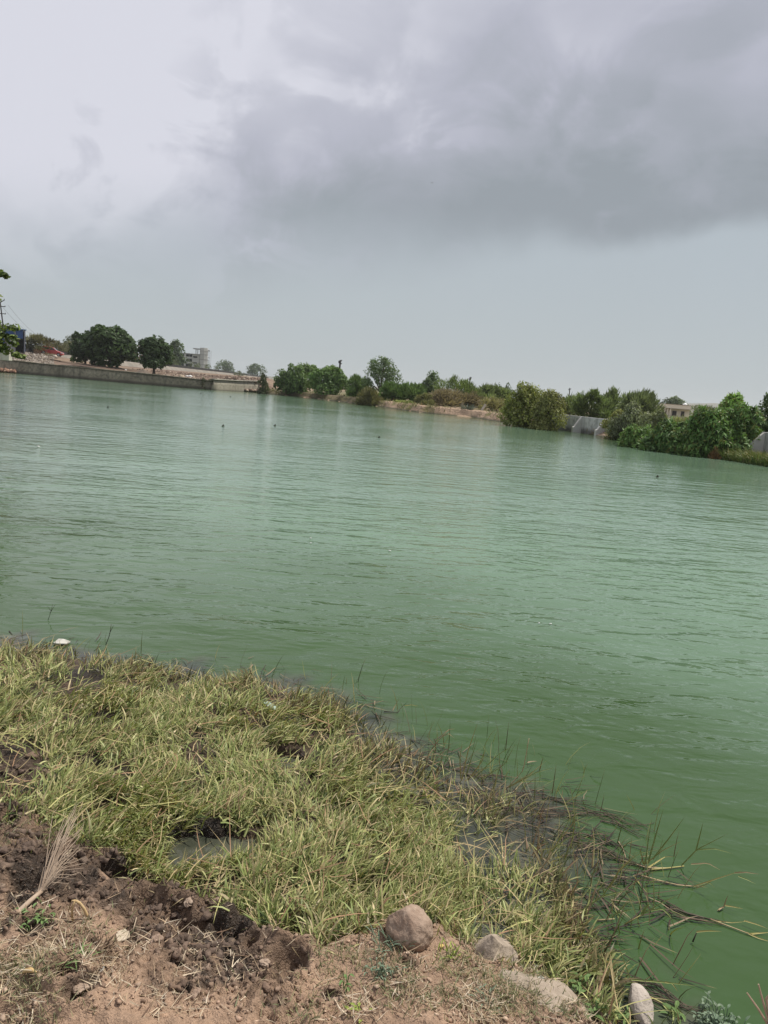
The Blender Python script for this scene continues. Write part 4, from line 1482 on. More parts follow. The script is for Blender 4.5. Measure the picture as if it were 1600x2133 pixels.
# red car
def car():
    D = 158
    b = at(107.5, 741.5, D)
    f_ = np.array([math.cos(-0.03), 0.25, -0.085])          # nose to the right, a little downhill
    f_ /= np.linalg.norm(f_)
    up = np.array([0, 0, 1.0])
    sd = np.cross(up, f_)
    sd /= np.linalg.norm(sd)
    up = np.cross(f_, sd)
    o = np.array([0, 0, 0.0])
    gz = float(land(b[0], b[1]))
    root = empty('parked_car', (b[0], b[1], gz + 0.02), 'red hatchback car parked on the slope in front of the thorn scrub', 'car')
    red_, t, bb = mat('car_red')
    bb.inputs['Base Color'].default_value = (0.42, 0.035, 0.03, 1)
    bb.inputs['Roughness'].default_value = 0.3
    bb.inputs['Coat Weight'].default_value = 0.5
    glass = simple('car_glass', (0.02, 0.022, 0.025), None, 1, 0.08, spec=0.6)
    rub = simple('tyre', (0.02, 0.02, 0.02), None, 1, 0.9)
    rimm = simple('rim_metal', (0.45, 0.45, 0.46), None, 1, 0.4, metal=0.7)
    lampm = simple('lamp_lens', (0.7, 0.7, 0.68), None, 1, 0.2)
    prof = [(-2.0, .32), (-1.62, .27), (1.75, .27), (2.02, .36), (2.05, .62), (1.92, .80), (1.05, .98), (.92, 1.0), (.25, 1.46), (-.2, 1.53), (-1.35, 1.52), (-1.75, 1.40), (-1.98, 1.0), (-2.06, .72)]
    m = MB()
    m.prism(prof, f_, up, sd, (0, 0, 0), 0.83)
    m.build('body', red_, root, bevel=0.09)
    for s in (-1, 1):
        for w in ([(.78, 1.02), (.22, 1.38), (-.28, 1.42), (-.28, 1.02)], [(-.36, 1.02), (-.36, 1.42), (-1.1, 1.41), (-1.15, 1.02)], [(-1.22, 1.03), (-1.18, 1.40), (-1.55, 1.33), (-1.72, 1.05)]):
            m = MB()
            m.prism(w, f_, up, sd, sd * s * 0.83, 0.012)
            m.build('window', glass, root)
        m = MB()
        m.prism([(1.75, .62), (2.0, .62), (1.95, .78), (1.6, .82)], f_, up, sd, sd * s * 0.70, 0.14)
        m.build('headlight', lampm, root)
        m = MB()
        m.prism([(-2.07, .8), (-1.9, .8), (-1.88, 1.05), (-2.0, 1.05)], f_, up, sd, sd * s * 0.72, 0.13)
        m.build('tail_light', simple('tail_lens', (0.5, 0.03, 0.02), None, 1, .3), root)
        for q in (-1.28, 1.3):
            c = f_ * q + up * 0.31 + sd * s * 0.74
            m = MB()
            m.tube([c - sd * .11, c + sd * .11], .315, 16)
            wh = m.build('wheel', rub, root)
            m = MB()
            m.tube([c - sd * .12 * 1.03, c + sd * .12 * 1.03], .19, 12)
            m.build('rim', rimm, wh)
    m = MB()
    m.prism([(.90, 1.03), (.30, 1.45), (.27, 1.44), (.86, 1.01)], f_, up, sd, (0, 0, 0), 0.70)
    m.build('windscreen', glass, root)


car()
print('car z', at(107.5, 741.5, 158)[2], land(*at(107.5, 741.5, 158)[:2]), 'shed', at(52, 731, 150)[2], land(*at(52, 731, 150)[:2]))

# unfinished building
def building():
    D = 400.0
    k = D / FPX
    hor = lambda px: on_h(px)
    b = at(403, 770, D)
    root = empty('unfinished_building', (b[0], b[1], 2.5), 'grey unfinished concrete building with open floors and a stair tower', 'building', rz=0.22)
    X = lambda px: (px - 403) * k
    Z = lambda px, py: at(px, py, D)[2] - 2.5
    con = simple('raw_concrete', (0.26, 0.255, 0.25), (0.36, 0.35, 0.34), 0.25, 0.95)
    lit = simple('rendered_wall', (0.42, 0.415, 0.40), (0.52, 0.51, 0.49), 0.2, 0.95)
    dk = simple('room_shade', (0.03, 0.03, 0.032), None, 1, 0.95)  # shade of the open rooms and slits put into the colour
    f1, f2, rf = Z(395, 757), Z(395, 746.5), Z(395, 736)
    tw = Z(420, 724.5)
    W0, W1 = X(371), X(431)
    def bx(name, x0, x1, y0, y1, z0, z1, m):
        q = MB()
        q.box(((x0 + x1) / 2, (y0 + y1) / 2, (z0 + z1) / 2), (x1 - x0, y1 - y0, z1 - z0))
        return q.build(name, m, root)
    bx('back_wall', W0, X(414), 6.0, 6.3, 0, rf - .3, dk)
    for z in (f1, f2):
        bx('floor_slab', W0, X(413.9), 0.0, 5.99, z - .22, z, con)
    bx('roof_slab', W0 - .3, X(414), -0.4, 6.4, rf - .25, rf, con)
    for px in (371.7, 386, 400.6):
        wd = 0.9 if px == 386 else 0.5
        bx('column', X(px) - wd / 2, X(px) + wd / 2, -0.05, 0.5, 0, rf - .26, lit)
    for a, c in ((372.8, 384), (388, 399.4)):
        for z in (0, f1, f2):
            bx('parapet_panel', X(a), X(c), 0.05, 0.22, z + 0.003, z + 0.85, lit if z else con)
        for z in (f1, f2):
            bx('partition', X((a + c) / 2) - .35, X((a + c) / 2) + .25, 2.5, 2.7, z + .003, z + 2.3, lit)
    wl = X(401.6), X(413.9)
    # slit wall right of the bays: panels between the slits
    zz = [0, f1 + .2, f1 + .75, f2 + .5, f2 + 1.35, rf - .26]
    for q in range(0, 5, 2):
        bx('slit_wall', wl[0], wl[1], 0.0, 0.3, zz[q], zz[q + 1], lit)
    for q in (1, 3):
        bx('recess_shade', wl[0], wl[1], 0.6, 0.7, zz[q], zz[q + 1], dk)
        bx('slit_jamb', wl[0] + 2.0, wl[1], 0.0, 0.3, zz[q] + .003, zz[q + 1] - .003, lit)
    q = MB()
    pts = [(X(414), 0.5), (X(415.5), -0.9), (X(422.5), -1.9), (X(428.5), -0.9), (X(429.5), 0.5), (X(429.5), 5.5), (X(414), 5.5)]
    n = len(pts)
    q.poly([(x, y, 0) for x, y in pts] + [(x, y, tw) for x, y in pts], [tuple(range(n))[::-1], tuple(range(n, 2 * n))] + [(i, (i + 1) % n, n + (i + 1) % n, n + i) for i in range(n)])
    q.build('stair_tower', lit, root)
    for z in (f1, f2, rf, rf + 1.6):
        q = MB()
        pp = [(x * 1.0 + (.06 if x > X(420) else -.06), y - .06) for x, y in pts]
        q.poly([(x, y, z - .12) for x, y in pp] + [(x, y, z + .12) for x, y in pp], [tuple(range(n))[::-1], tuple(range(n, 2 * n))] + [(i, (i + 1) % n, n + (i + 1) % n, n + i) for i in range(n)])
        q.build('band', con, root)
    for z in (f2 - .3, rf - 1.2):
        bx('balcony_slab', X(429.6), X(433), 0.5, 4, z - .2, z, con)
    bx('tower_roof', X(401), X(414.3), -.6, 4, tw - .9, tw - .45, con)
    bx('tower_roof', X(429.2), X(433.3), -.2, 4, tw - 1.3, tw - .9, con)
    for px in (406.5, 410):
        bx('column', X(px) - .18, X(px) + .18, 0.2, 0.6, rf + .003, tw - .9, con)
    for px in (431.5, 433.5, 436):
        q = MB()
        q.tube([(X(px), 0.2, 0), (X(px), 0.2, Z(px, 730.5))], 0.045, 5)
        q.build('scaffold_pole', simple('scaffold', (0.22, 0.21, 0.2), None, 1, .8), root)


def on_h(px):
    return 810


building()

# ================================================================== RIGHT BANK STRUCTURES
WHITEW = stone_mat('whitewashed_wall', (0.46, 0.465, 0.455), (0.60, 0.60, 0.585), (0.20, 0.20, 0.19), 0.35)
BUTT = simple('buttress_plaster', (0.47, 0.46, 0.43), (0.56, 0.55, 0.52), 1.5, 0.9)


def buttressed_wall(A, B, h, butt, name, label, z0):
    """wall from A (far end) to B (near end), buttresses towards the lake at fractions"""
    A = np.array(A)
    B = np.array(B)
    d = B - A
    L = np.linalg.norm(d)
    d = d / L
    nrm = np.array([d[1], -d[0]])          # towards the lake when running far->near on the right bank
    if nrm @ (-(A + B) / 2) < 0:
        nrm = -nrm
    root = empty(name, (A[0], A[1], z0), label, 'wall')
    fr = [0] + [f for f, _, _ in butt] + [1]
    for i in range(len(fr) - 1):
        a, b = fr[i] * L + .01, fr[i + 1] * L - .01
        m = MB()
        c = d * (a + b) / 2
        m.box((c[0], c[1], h / 2 - .4), (b - a, 0.28, h + .8), math.atan2(d[1], d[0]))
        m.build('wall_panel', WHITEW, root)
    for f, run, th in butt:
        m = MB()
        c = d * f * L + nrm * 0.15
        m.prism([(0, -0.5), (run, -0.5), (run, 0.05), (run - .1, 0.08), (0.05, h * 0.98), (0, h * 0.98)], (nrm[0], nrm[1], 0), (0, 0, 1), (d[0], d[1], 0), (c[0], c[1], 0), th / 2)
        m.build('buttress', BUTT, root)
    return root


wa_, wb_ = at(1140, 880, 59), at(1300, 909, 50.5)
buttressed_wall(wa_[:2], wb_[:2], 0.80, [(0.50, 0.62, 0.20), (0.79, 0.62, 0.20)], 'buttressed_wall', 'stained whitewashed wall with two slanting buttresses on the right bank', 0.30)
wa_, wb_ = at(1540, 925, 42), at(1720, 952, 34.5)
buttressed_wall(wa_[:2], wb_[:2], 1.0, [(0.36, 1.05, 0.2), (0.85, 1.0, 0.2)], 'buttressed_wall', 'grey buttressed wall cut off by the right edge of the picture', 0.32)

# slanting white post and leaning sticks
def slant(px0, py0, px1, py1, D, r, m, name, label, cat):
    a, b = at(px0, py0, D), at(px1, py1, D)
    q = MB()
    q.tube([b - np.array([0, 0, .25]) - b, (a - b) * .5, a - b], [r, r, r * .9], 4)
    o = q.build(name, m)
    o.location = tuple(b)
    tag(o, label, cat)


slant(1012, 842, 999, 862, 71, 0.14, PALE, 'slanting_post', 'short pale concrete post slanting on the bare bank', 'post')
slant(964, 838, 960, 861, 72, 0.10, simple('tan_post', (0.24, 0.19, 0.13), (0.3, 0.25, 0.18), 3, .9), 'fence_post', 'dull tan stub beside the grey agave like plant', 'post')
slant(921, 834, 913, 850, 77, 0.05, simple('stick', (0.25, 0.19, 0.13), None, 1, .9), 'leaning_stick', 'thin leaning stick before the brown thicket', 'stick')

# pink house
def house():
    D = 180.0
    k = D / FPX
    b = at(1403, 868, D)
    root = empty('pink_house', (b[0], b[1], 0.9), 'flat roofed pinkish house half hidden by shrubs on the right', 'house', rz=-0.30)
    X = lambda px: (px - 1403) * k * 1.01
    Z = lambda px, py: at(px, py, D)[2] - 0.9
    pk = simple('pink_plaster', (0.80, 0.70, 0.57), (0.84, 0.75, 0.62), 0.7, 0.9)
    cr = simple('cream_plaster', (0.52, 0.47, 0.38), (0.58, 0.53, 0.44), 0.7, 0.9)
    dk = simple('dark_opening', (0.04, 0.03, 0.028), None, 1, 0.6)
    zr = Z(1403, 851)
    zt = Z(1403, 842.5)
    def bx(name, x0, x1, y0, y1, z0, z1, m, par=None):
        q = MB()
        q.box(((x0 + x1) / 2, (y0 + y1) / 2, (z0 + z1) / 2), (x1 - x0, y1 - y0, z1 - z0))
        return q.build(name, m, par or root)
    bx('wall', X(1378), X(1431), 1.2, 7, 0, zr - .005, pk)
    bx('roof_slab', X(1375.5), X(1432), -.15, 7.2, zr, zr + .12, cr)
    bx('parapet', X(1376.5), X(1431.5), -.05, .12, zr + .125, zt, pk)
    bx('parapet', X(1376.5), X(1376.5) + .18, .125, 7, zr + .125, zt, pk)
    bx('parapet', X(1431.5) - .18, X(1431.5), .125, 7, zr + .125, zt, pk)
    bx('coping', X(1376), X(1432), -.12, .2, zt + .003, zt + .07, simple('rust_coping', (0.2, 0.10, 0.07), None, 1, .9))
    for px in (1377, 1386, 1391, 1396):
        bx('column', X(px) - .1, X(px) + .1, .0, .25, 0, zr - .005, pk)
    for a, c in ((1400, 1408), (1416, 1422)):
        fr = bx('window', X(a), X(c), 1.12, 1.19, zr - 1.5, zr - .45, dk)
        bx('window_sill', X(a) - .08, X(c) + .08, 1.0, 1.19, zr - 1.6, zr - 1.51, cr, fr)
    bx('door', X(1382), X(1389), 1.13, 1.19, 0.1, zr - .6, dk)
    # round water tank on the roof
    q = MB()
    zz = zt + .0
    c = (X(1421.5), 1.6)
    r = 4.6 * k
    prof = [(0, .0), (r * .9, 0), (r, .1), (r, .45), (r * .92, .58), (r * .55, .74), (r * .2, .82), (0.0, .82)]
    q.tube([(c[0], c[1], zr + .12 + z) for _, z in prof], [max(a, .01) for a, _ in prof], 16)
    tk = q.build('water_tank', simple('white_plastic', (0.78, 0.78, 0.76), None, 1, .4), None, smooth=True)
    tk.location = (b[0], b[1], 0.9)
    tk.rotation_euler = (0, 0, -0.30)
    for v in tk.data.vertices:
        v.co.z = (v.co.z - zr - .12) * 1.25 + zr + .12 + .25
    tag(tk, 'round white water tank on the roof of the pink house', 'tank')
    mst = MB()
    mst.box((c[0], c[1], zr + .12 + .12), (r * 1.6, r * 1.6, .25))
    mst.build('tank_stand', cr, root)


house()
p = at(1368, 870, 168)
m = MB()
kk = 168 / FPX
m.box((0, 0, 1.6), (1.15 * .9, .8, 3.2))
m.box((0, 0, 3.26), (1.5, 1.1, .12))
m.box((0, 0, 2.72), (1.2, .9, .08))
gp = m.build('gate_pillar', simple('cream_pillar', (0.50, 0.47, 0.36), (0.56, 0.52, 0.41), 1, .9))
gp.location = (p[0], p[1], at(1368, 846, 168)[2] - 3.3)
tag(gp, 'cream gate pillar left of the pink house', 'pillar')
# ================================================================== FOREGROUND
import bmesh


def gp_(px, py):
    z = 0.08
    for _ in range(4):
        p = on_z(px, py, z)
        z = float(near_z(np.array([p[0]]), np.array([p[1]]))[0])
        z = max(z, 0.0)
    p[2] = z
    return p


def in_frame(x, y, z, mpx=60):
    v = np.stack([x, y, z - CAM_Z], -1)
    f = v @ _F
    px = 800 + FPX * (v @ _R) / f
    py = 1066.5 - FPX * (v @ _U) / f
    return (px > -mpx) & (px < 1600 + mpx) & (py > 0) & (py < 2133 + mpx), px, py


# ---- dense grass mat
def grass_points(n, xr=(-4.2, 2.6), yr=(1.2, 7.0)):
    # sample uniformly in the picture so that near and far turf are equally thick, then put on the ground
    px = R.uniform(-90, 1420, n)
    py = R.uniform(1300, 2140, n)
    v = _F[None] + ((px - 800) / FPX)[:, None] * _R[None] - ((py - 1066.5) / FPX)[:, None] * _U[None]
    k = (0.02 - CAM_Z) / v[:, 2]
    x, y = v[:, 0] * k, v[:, 1] * k
    return x, y


MATC = [((0.210, 0.255, 0.085), .24), ((0.325, 0.355, 0.135), .31), ((0.44, 0.43, 0.20), .22), ((0.50, 0.41, 0.24), .18), ((0.17, 0.10, 0.055), .08), ((0.075, 0.105, 0.032), .14)]
x, y = grass_points(250000)
sdl, sds, sdm, pdv = near_sdl(x, y), near_sds(x, y), near_sdm(x, y), near_pd(x, y)
cl = fbm(x * 3.2, y * 3.2, 3, 201)
cl2 = fbm(x * 7.5, y * 7.5, 2, 207)
# turf everywhere between the water and the bare earth, thinner towards both edges, gaps over puddles and mud
sdx = sdl - 0.16 * ss(0.0, 0.6, x)
p_ = ss(-0.16, 0.16, sdx + 0.10 * cl) * ss(0.10, -0.06, sds + 0.07 * cl2) * (1 - ss(0.3, 0.8, pdv)) * (1 - 0.92 * ss(-0.08, 0.04, sdm + 0.05 * cl2))
cl3 = fbm(x * 1.5, y * 1.5, 2, 208)
p_ = p_ * np.clip(0.62 + 0.95 * cl + 0.7 * cl2 + 0.5 * cl3, 0.04, 1.0)
# wetter, thinner turf over the flooded right part
wetr = ss(-0.35, 0.35, x) * ss(0.75, 0.15, sdl)
p_ = p_ * (1 - 0.80 * wetr * np.clip(0.75 + 1.2 * cl2, 0.3, 1.1))
keepm = R.random(len(x)) < p_
x, y, sdl, cl = x[keepm], y[keepm], sdl[keepm], cl[keepm]
D = np.hypot(x, y)
z = np.maximum(near_z(x, y), -0.02)
lay = R.random(len(x)) ** 1.4
z = z - 0.005 + lay * (0.042 + 0.035 * cl)
EXC = [(*gp_(848, 1938)[:2], .085), (*gp_(850, 1985)[:2], .075), (*gp_(1026, 1960)[:2], .085), (*gp_(1030, 1995)[:2], .085), (*gp_(1130, 2050)[:2], .11), (*gp_(1331, 2095)[:2], .06), (*gp_(1335, 2120)[:2], .06)]
exm = np.ones(len(x), bool)
for ex, ey, er in EXC:
    exm &= np.hypot(x - ex, y - ey) > er
ok, _, _ = in_frame(x, y, z, 110)
ok &= exm
x, y, z, cl, D, sdl = x[ok], y[ok], z[ok], cl[ok], D[ok], sdl[ok]
order = R.permutation(len(x))[:70000]
P = np.stack([x, y, z], -1)[order]
edge_ = (sdl[order] + 0.22 * fbm(P[:, 0] * 2.2, P[:, 1] * 2.2, 3, 209) < 0.24) & (R.random(len(P)) < 0.62)
PE = P[edge_]
P = P[~edge_]
blades('grass', PE, L=(0.04, 0.12), Wd=(0.0034, 0.0075), az_mean=0.8, az_sd=1.1, tilt0=(0.1, 1.3), bend=(0.0, 1.1), flow=1.8,
       cols=[((0.175, 0.185, 0.070), .28), ((0.27, 0.24, 0.11), .24), ((0.36, 0.29, 0.16), .18), ((0.17, 0.105, 0.058), .16), ((0.075, 0.075, 0.034), .14)], label='browning straggly grass along the wet outer edge of the mat', twist=0.7)
nA = len(P)
s1 = int(nA * .72)
blades('grass', P[:s1], L=(0.03, 0.088), Wd=(0.0030, 0.0080), az_mean=0.75, az_sd=0.85, tilt0=(0.5, 1.45), bend=(0.0, 1.1), flow=2.8, cols=MATC, label='matted green and yellow grass on the marshy lake edge', twist=0.8)
blades('grass', P[s1:], L=(0.05, 0.125), Wd=(0.0028, 0.0068), az_mean=0.9, az_sd=0.9, tilt0=(0.2, 1.1), bend=(0.3, 1.5), flow=2.4,
       cols=[((0.205, 0.25, 0.08), .35), ((0.31, 0.33, 0.12), .40), ((0.42, 0.36, 0.18), .25)], label='longer grass blades standing out of the mat', twist=0.7)
print('grass blades', nA)

# straw runners lying through the mat
x, y = grass_points(5200)
m = (near_sdl(x, y) > 0.02 + 0.15 * ss(0, .5, x)) & (near_sds(x, y) < 0.04) & (near_pd(x, y) < .5) & (R.random(len(x)) < .5)
x, y = x[m], y[m]
P = np.stack([x, y, np.maximum(near_z(x, y), 0) + 0.03 + 0.05 * R.random(len(x))], -1)
blades('grass_runners', P, L=(0.08, 0.22), Wd=(0.0026, 0.0046), az_mean=0.4, az_sd=1.6, tilt0=(1.1, 1.6), bend=(-0.5, 0.7),
       cols=[((0.36, 0.28, 0.15), .5), ((0.28, 0.17, 0.10), .25), ((0.34, 0.32, 0.13), .25)], mat_=STRAW, label='straw coloured runners tangled in the grass mat', twist=0.2)

# thin dark stems standing in the water along the edge
x, y = grass_points(30000)
sdl = near_sdl(x, y)
pr = ss(-0.62, -0.02, sdl + 0.10 * fbm(x * 3, y * 3, 2, 219)) * ss(0.16, 0.0, sdl) * (0.10 + 0.55 * ss(-1.1, 0.6, x))
m = (R.random(len(x)) < pr * 0.30 * (1 - 0.7 * ss(0.35, 0.6, x) * ss(2.75, 2.45, y)))
x, y = x[m], y[m]
P = np.stack([x, y, np.full(len(x), -0.02)], -1)
blades('water_grass', P, L=(0.06, 0.22), Wd=(0.0022, 0.0048), az_mean=0.6, az_sd=1.3, tilt0=(0.0, 0.8), bend=(0.0, 0.9),
       cols=[((0.085, 0.105, 0.035), .3), ((0.20, 0.21, 0.07), .35), ((0.14, 0.09, 0.05), .2), ((0.30, 0.27, 0.11), .15)], label='thin grass stems standing in the shallow water', twist=0.4)
# dead dark stems and scum floating at the edge
x, y = grass_points(30000)
sdl = near_sdl(x, y)
fr_ = 1 - 0.85 * ss(0.35, 0.6, x) * ss(2.75, 2.45, y)
pr = fr_ * ss(-0.50, -0.05, sdl) * ss(0.30, 0.05, sdl) * ss(-0.3, 0.5, fbm(x * 2.6, y * 2.6, 2, 230) + 0.25)
m = (R.random(len(x)) < pr * 0.32)
x, y = x[m], y[m]
P = np.stack([x, y, 0.004 + 0.012 * R.random(len(x))], -1)
blades('dead_stems', P, L=(0.05, 0.20), Wd=(0.003, 0.007), az_mean=-0.35, az_sd=0.9, tilt0=(1.45, 1.6), bend=(-0.06, 0.06),
       cols=[((0.045, 0.034, 0.026), .5), ((0.10, 0.07, 0.05), .3), ((0.22, 0.17, 0.11), .2)], mat_=STRAW, label='dark dead stems floating along the grass edge', twist=0.15)

# ---- short turf and dry litter on the bare earth
def scatter(n, f, name, label, L, Wd, tilt0, bend, cols, m_, az=0.5, azsd=3, lift=0.004, twist=.5):
    px = R.uniform(-60, 1480, n)
    py = R.uniform(1560, 2150, n)
    v = _F[None] + ((px - 800) / FPX)[:, None] * _R[None] - ((py - 1066.5) / FPX)[:, None] * _U[None]
    k = (0.12 - CAM_Z) / v[:, 2]
    xx, yy = v[:, 0] * k, v[:, 1] * k
    w = f(px, py, xx, yy)
    kp = (R.random(n) < w) & (near_sdl(xx, yy) > 0.0)
    xx, yy = xx[kp], yy[kp]
    zz = near_z(xx, yy) + lift
    return blades(name, np.stack([xx, yy, zz], -1), L, Wd, az, azsd, tilt0, bend, cols, mat_=m_, label=label, levels=3, twist=twist)


def blob(px, py, cx, cy, rx, ry):
    return np.exp(-(((px - cx) / rx) ** 2 + ((py - cy) / ry) ** 2))


def turf_w(px, py, xx, yy):
    nz = np.clip(0.55 + 1.1 * fbm(xx * 7, yy * 7, 3, 310), 0.03, 1)
    w = blob(px, py, 960, 2010, 210, 60) + 0.8 * blob(px, py, 1100, 1960, 120, 50) + .75 * blob(px, py, 1010, 2075, 260, 50) + 0.75 * blob(px, py, 1190, 2040, 90, 80)
    w = w + 0.8 * blob(px, py, 60, 1990, 110, 55) + 0.8 * blob(px, py, 55, 2090, 110, 55) + .6 * blob(px, py, 190, 1960, 60, 40) + 0.9 * blob(px, py, 60, 1720, 120, 45) + .5 * blob(px, py, 640, 2120, 60, 40) + .9 * blob(px, py, 720, 1975, 60, 30)
    return np.clip(w * nz * near_sds_ok(xx, yy), 0, 1)


def near_sds_ok(xx, yy):
    return ss(-0.12, 0.0, near_sds(xx, yy))


scatter(52000, turf_w, 'short_turf', 'short grey green grazed turf on the bank', (0.012, 0.042), (0.0016, 0.0034), (0.3, 1.4), (0, 0.7),
        [((0.155, 0.175, 0.085), .40), ((0.23, 0.225, 0.115), .35), ((0.36, 0.29, 0.19), .25)], GRASS)


def litter_w(px, py, xx, yy):
    nz = np.clip(0.35 + 1.3 * fbm(xx * 6, yy * 6, 3, 320), 0.02, 1)
    w = 0.9 * blob(px, py, 90, 2010, 170, 110) + 0.75 * blob(px, py, 1000, 2080, 330, 75) + .7 * blob(px, py, 1200, 2040, 120, 100) + 0.35 * blob(px, py, 250, 2050, 120, 80) + 0.04
    w = w + .35 * blob(px, py, 480, 1960, 200, 50)
    return np.clip(w * nz * near_sds_ok(xx, yy), 0, 1)


scatter(40000, litter_w, 'straw_litter', 'dry straw litter strewn over the bank', (0.015, 0.075), (0.0015, 0.0032), (1.3, 1.62), (-0.5, 0.35),
        [((0.42, 0.34, 0.24), .4), ((0.33, 0.24, 0.155), .35), ((0.50, 0.43, 0.33), .15), ((0.19, 0.12, 0.08), .1)], STRAW, lift=0.006, twist=.3)


def edge_w(px, py, xx, yy):
    s = near_sds(xx, yy)
    return np.clip(ss(-0.12, -0.02, s) * ss(0.16, 0.02, s) * np.clip(0.3 + fbm(xx * 8, yy * 8, 2, 330), 0, 1), 0, 1) * 0.30


scatter(60000, edge_w, 'edge_grass', 'straggling grass where the turf meets the mud', (0.03, 0.10), (0.0024, 0.005), (0.2, 1.4), (0, 1.0), MATC, GRASS, az=-1.2, azsd=1.2)

# ---- clods and crumbs of earth
def clods(n, wf, sz, name, label, cols, sub=1, zs=0.3):
    bm = bmesh.new()
    bmesh.ops.create_icosphere(bm, subdivisions=sub, radius=0.5)
    bv = np.array([v.co[:] for v in bm.verts])
    bf = np.array([[v.index for v in f.verts] for f in bm.faces])
    bm.free()
    px = R.uniform(-60, 1420, n)
    py = R.uniform(1560, 2150, n)
    v = _F[None] + ((px - 800) / FPX)[:, None] * _R[None] - ((py - 1066.5) / FPX)[:, None] * _U[None]
    k = (0.10 - CAM_Z) / v[:, 2]
    x, y = v[:, 0] * k, v[:, 1] * k
    kp = (R.random(n) < wf(px, py, x, y)) & (near_sdl(x, y) > 0.02)
    x, y = x[kp], y[kp]
    n = len(x)
    z = near_z(x, y)
    s = sz[0] + (sz[1] - sz[0]) * R.random(n) ** 2.6
    nb = len(bv)
    jit = np.clip(1 + 0.34 * R.normal(size=(n, nb)), .35, 1.8)
    sc = s[:, None, None] * (0.5 + 1.0 * R.random((n, 1, 3)))
    V = bv[None] * jit[..., None] * sc
    a = R.random(n) * 6.28
    ca, sa = np.cos(a)[:, None], np.sin(a)[:, None]
    V = np.stack([V[..., 0] * ca - V[..., 1] * sa, V[..., 0] * sa + V[..., 1] * ca, V[..., 2] * 0.8], -1)
    V += np.stack([x, y, z + s * zs * 0.6], -1)[:, None]
    F = bf[None] + (np.arange(n) * nb)[:, None, None]
    wetk = near_mud(x, y)[:, None]
    ci = np.array(cols)[R.integers(len(cols), size=n)] * (0.75 + .5 * R.random(n))[:, None]
    wc = np.array([0.075, 0.056, 0.045]) * (0.7 + 0.7 * R.random(n))[:, None]
    c = ci * (1 - wetk * .85) + wc * wetk * .85
    o = np_mesh(name, V.reshape(-1, 3), F.reshape(-1, 3), CLODM, col=np.repeat(c, nb, 0), smooth=False)
    tag(o, label, kind='stuff')
    print(name, n)


EARTH = [(0.36, 0.25, 0.175), (0.31, 0.21, 0.15), (0.42, 0.31, 0.225), (0.27, 0.18, 0.125)]
clods(42000, lambda a, b, x, y: 0.42 * ss(-0.02, 0.05, near_sds(x, y)) * np.clip(.5 + fbm(x * 5, y * 5, 2, 350), .1, 1), (0.003, 0.016), 'soil_crumbs', 'small crumbs of earth over the bank', EARTH)
clods(16000, lambda a, b, x, y: np.maximum(0.85 * ss(0.35, 0.8, near_mud(x, y)) * ss(-0.05, 0.0, np.maximum(near_sds(x, y), near_sdm(x, y))) * np.clip(.4 + fbm(x * 6, y * 6, 2, 351), 0, 1), 0.0), (0.006, 0.034), 'mud_clods', 'dark wet clods in the trampled mud', EARTH, 2, 0.1)


# ---- stones
def rock_mesh(sx, sy, sz, seed, rough=0.10, cuts=4, taper=0.0):
    rr = np.random.default_rng(seed)
    bm = bmesh.new()
    bmesh.ops.create_icosphere(bm, subdivisions=5, radius=1.0)
    V = np.array([v.co[:] for v in bm.verts])
    for _ in range(cuts):
        d = rr.normal(size=3)
        d /= np.linalg.norm(d)
        lim = 0.62 + 0.22 * rr.random()
        k = V @ d
        V = V - np.where(k > lim, (k - lim) * 0.88, 0)[:, None] * d
    n = fbm(V[:, 0] * 1.6 + seed, V[:, 1] * 1.6 + V[:, 2] * 1.3, 5, seed)
    n2 = fbm(V[:, 0] * 7 + 3, V[:, 2] * 7 - V[:, 1] * 5, 4, seed + 9, 0.6, True)
    V = V * (1 + rough * n + 0.025 * n2)[:, None]
    V[:, :2] *= (1 - taper * np.clip(V[:, 2:3] + 0.3, 0, 1.2))
    V = V * np.array([sx, sy, sz])
    for v, c in zip(bm.verts, V):
        v.co = c
    return bm


def stone_mtl(name, a, b, c):
    m, t, bb = mat(name)
    tc = t.add('ShaderNodeTexCoord')
    v = tc.outputs['Object']
    n1 = t.noise(v, 14, 5, 0.6)
    n2 = t.noise(v, 60, 5, 0.65)
    n3 = t.noise(t.mapping(v, rot=(.5, .4, .3), scale=(1, 1, 3)), 9, 4, .6)
    col = t.mix(t.smooth(n1, .32, .68), a, b)
    col = t.mix(t.smooth(n2, .5, .75, 0, .6), col, c)
    col = t.mix(t.smooth(n3, .55, .72, 0, .5), col, a)
    t.put(bb.inputs['Base Color'], col)
    bb.inputs['Roughness'].default_value = .88
    bb.inputs['Specular IOR Level'].default_value = .25
    bp = t.add('ShaderNodeBump')
    bp.inputs['Distance'].default_value = 0.006
    t.put(bp.inputs['Height'], t.math('ADD', n2, t.math('MULTIPLY', n1, .8)))
    t.put(bb.inputs['Normal'], bp.outputs[0])
    return m


BEIGEST = stone_mtl('beige_stone', (0.26, 0.21, 0.16), (0.36, 0.295, 0.23), (0.43, 0.355, 0.28))
BROWNST = stone_mtl('brown_stone', (0.24, 0.165, 0.12), (0.35, 0.26, 0.195), (0.42, 0.325, 0.25))
GREYST = stone_mtl('grey_stone', (0.20, 0.165, 0.135), (0.30, 0.25, 0.205), (0.40, 0.33, 0.26))
PALEST = stone_mtl('pale_stone', (0.36, 0.31, 0.26), (0.44, 0.385, 0.33), (0.50, 0.45, 0.39))
TANST = stone_mtl('tan_lump', (0.30, 0.22, 0.16), (0.38, 0.29, 0.22), (0.44, 0.36, 0.28))


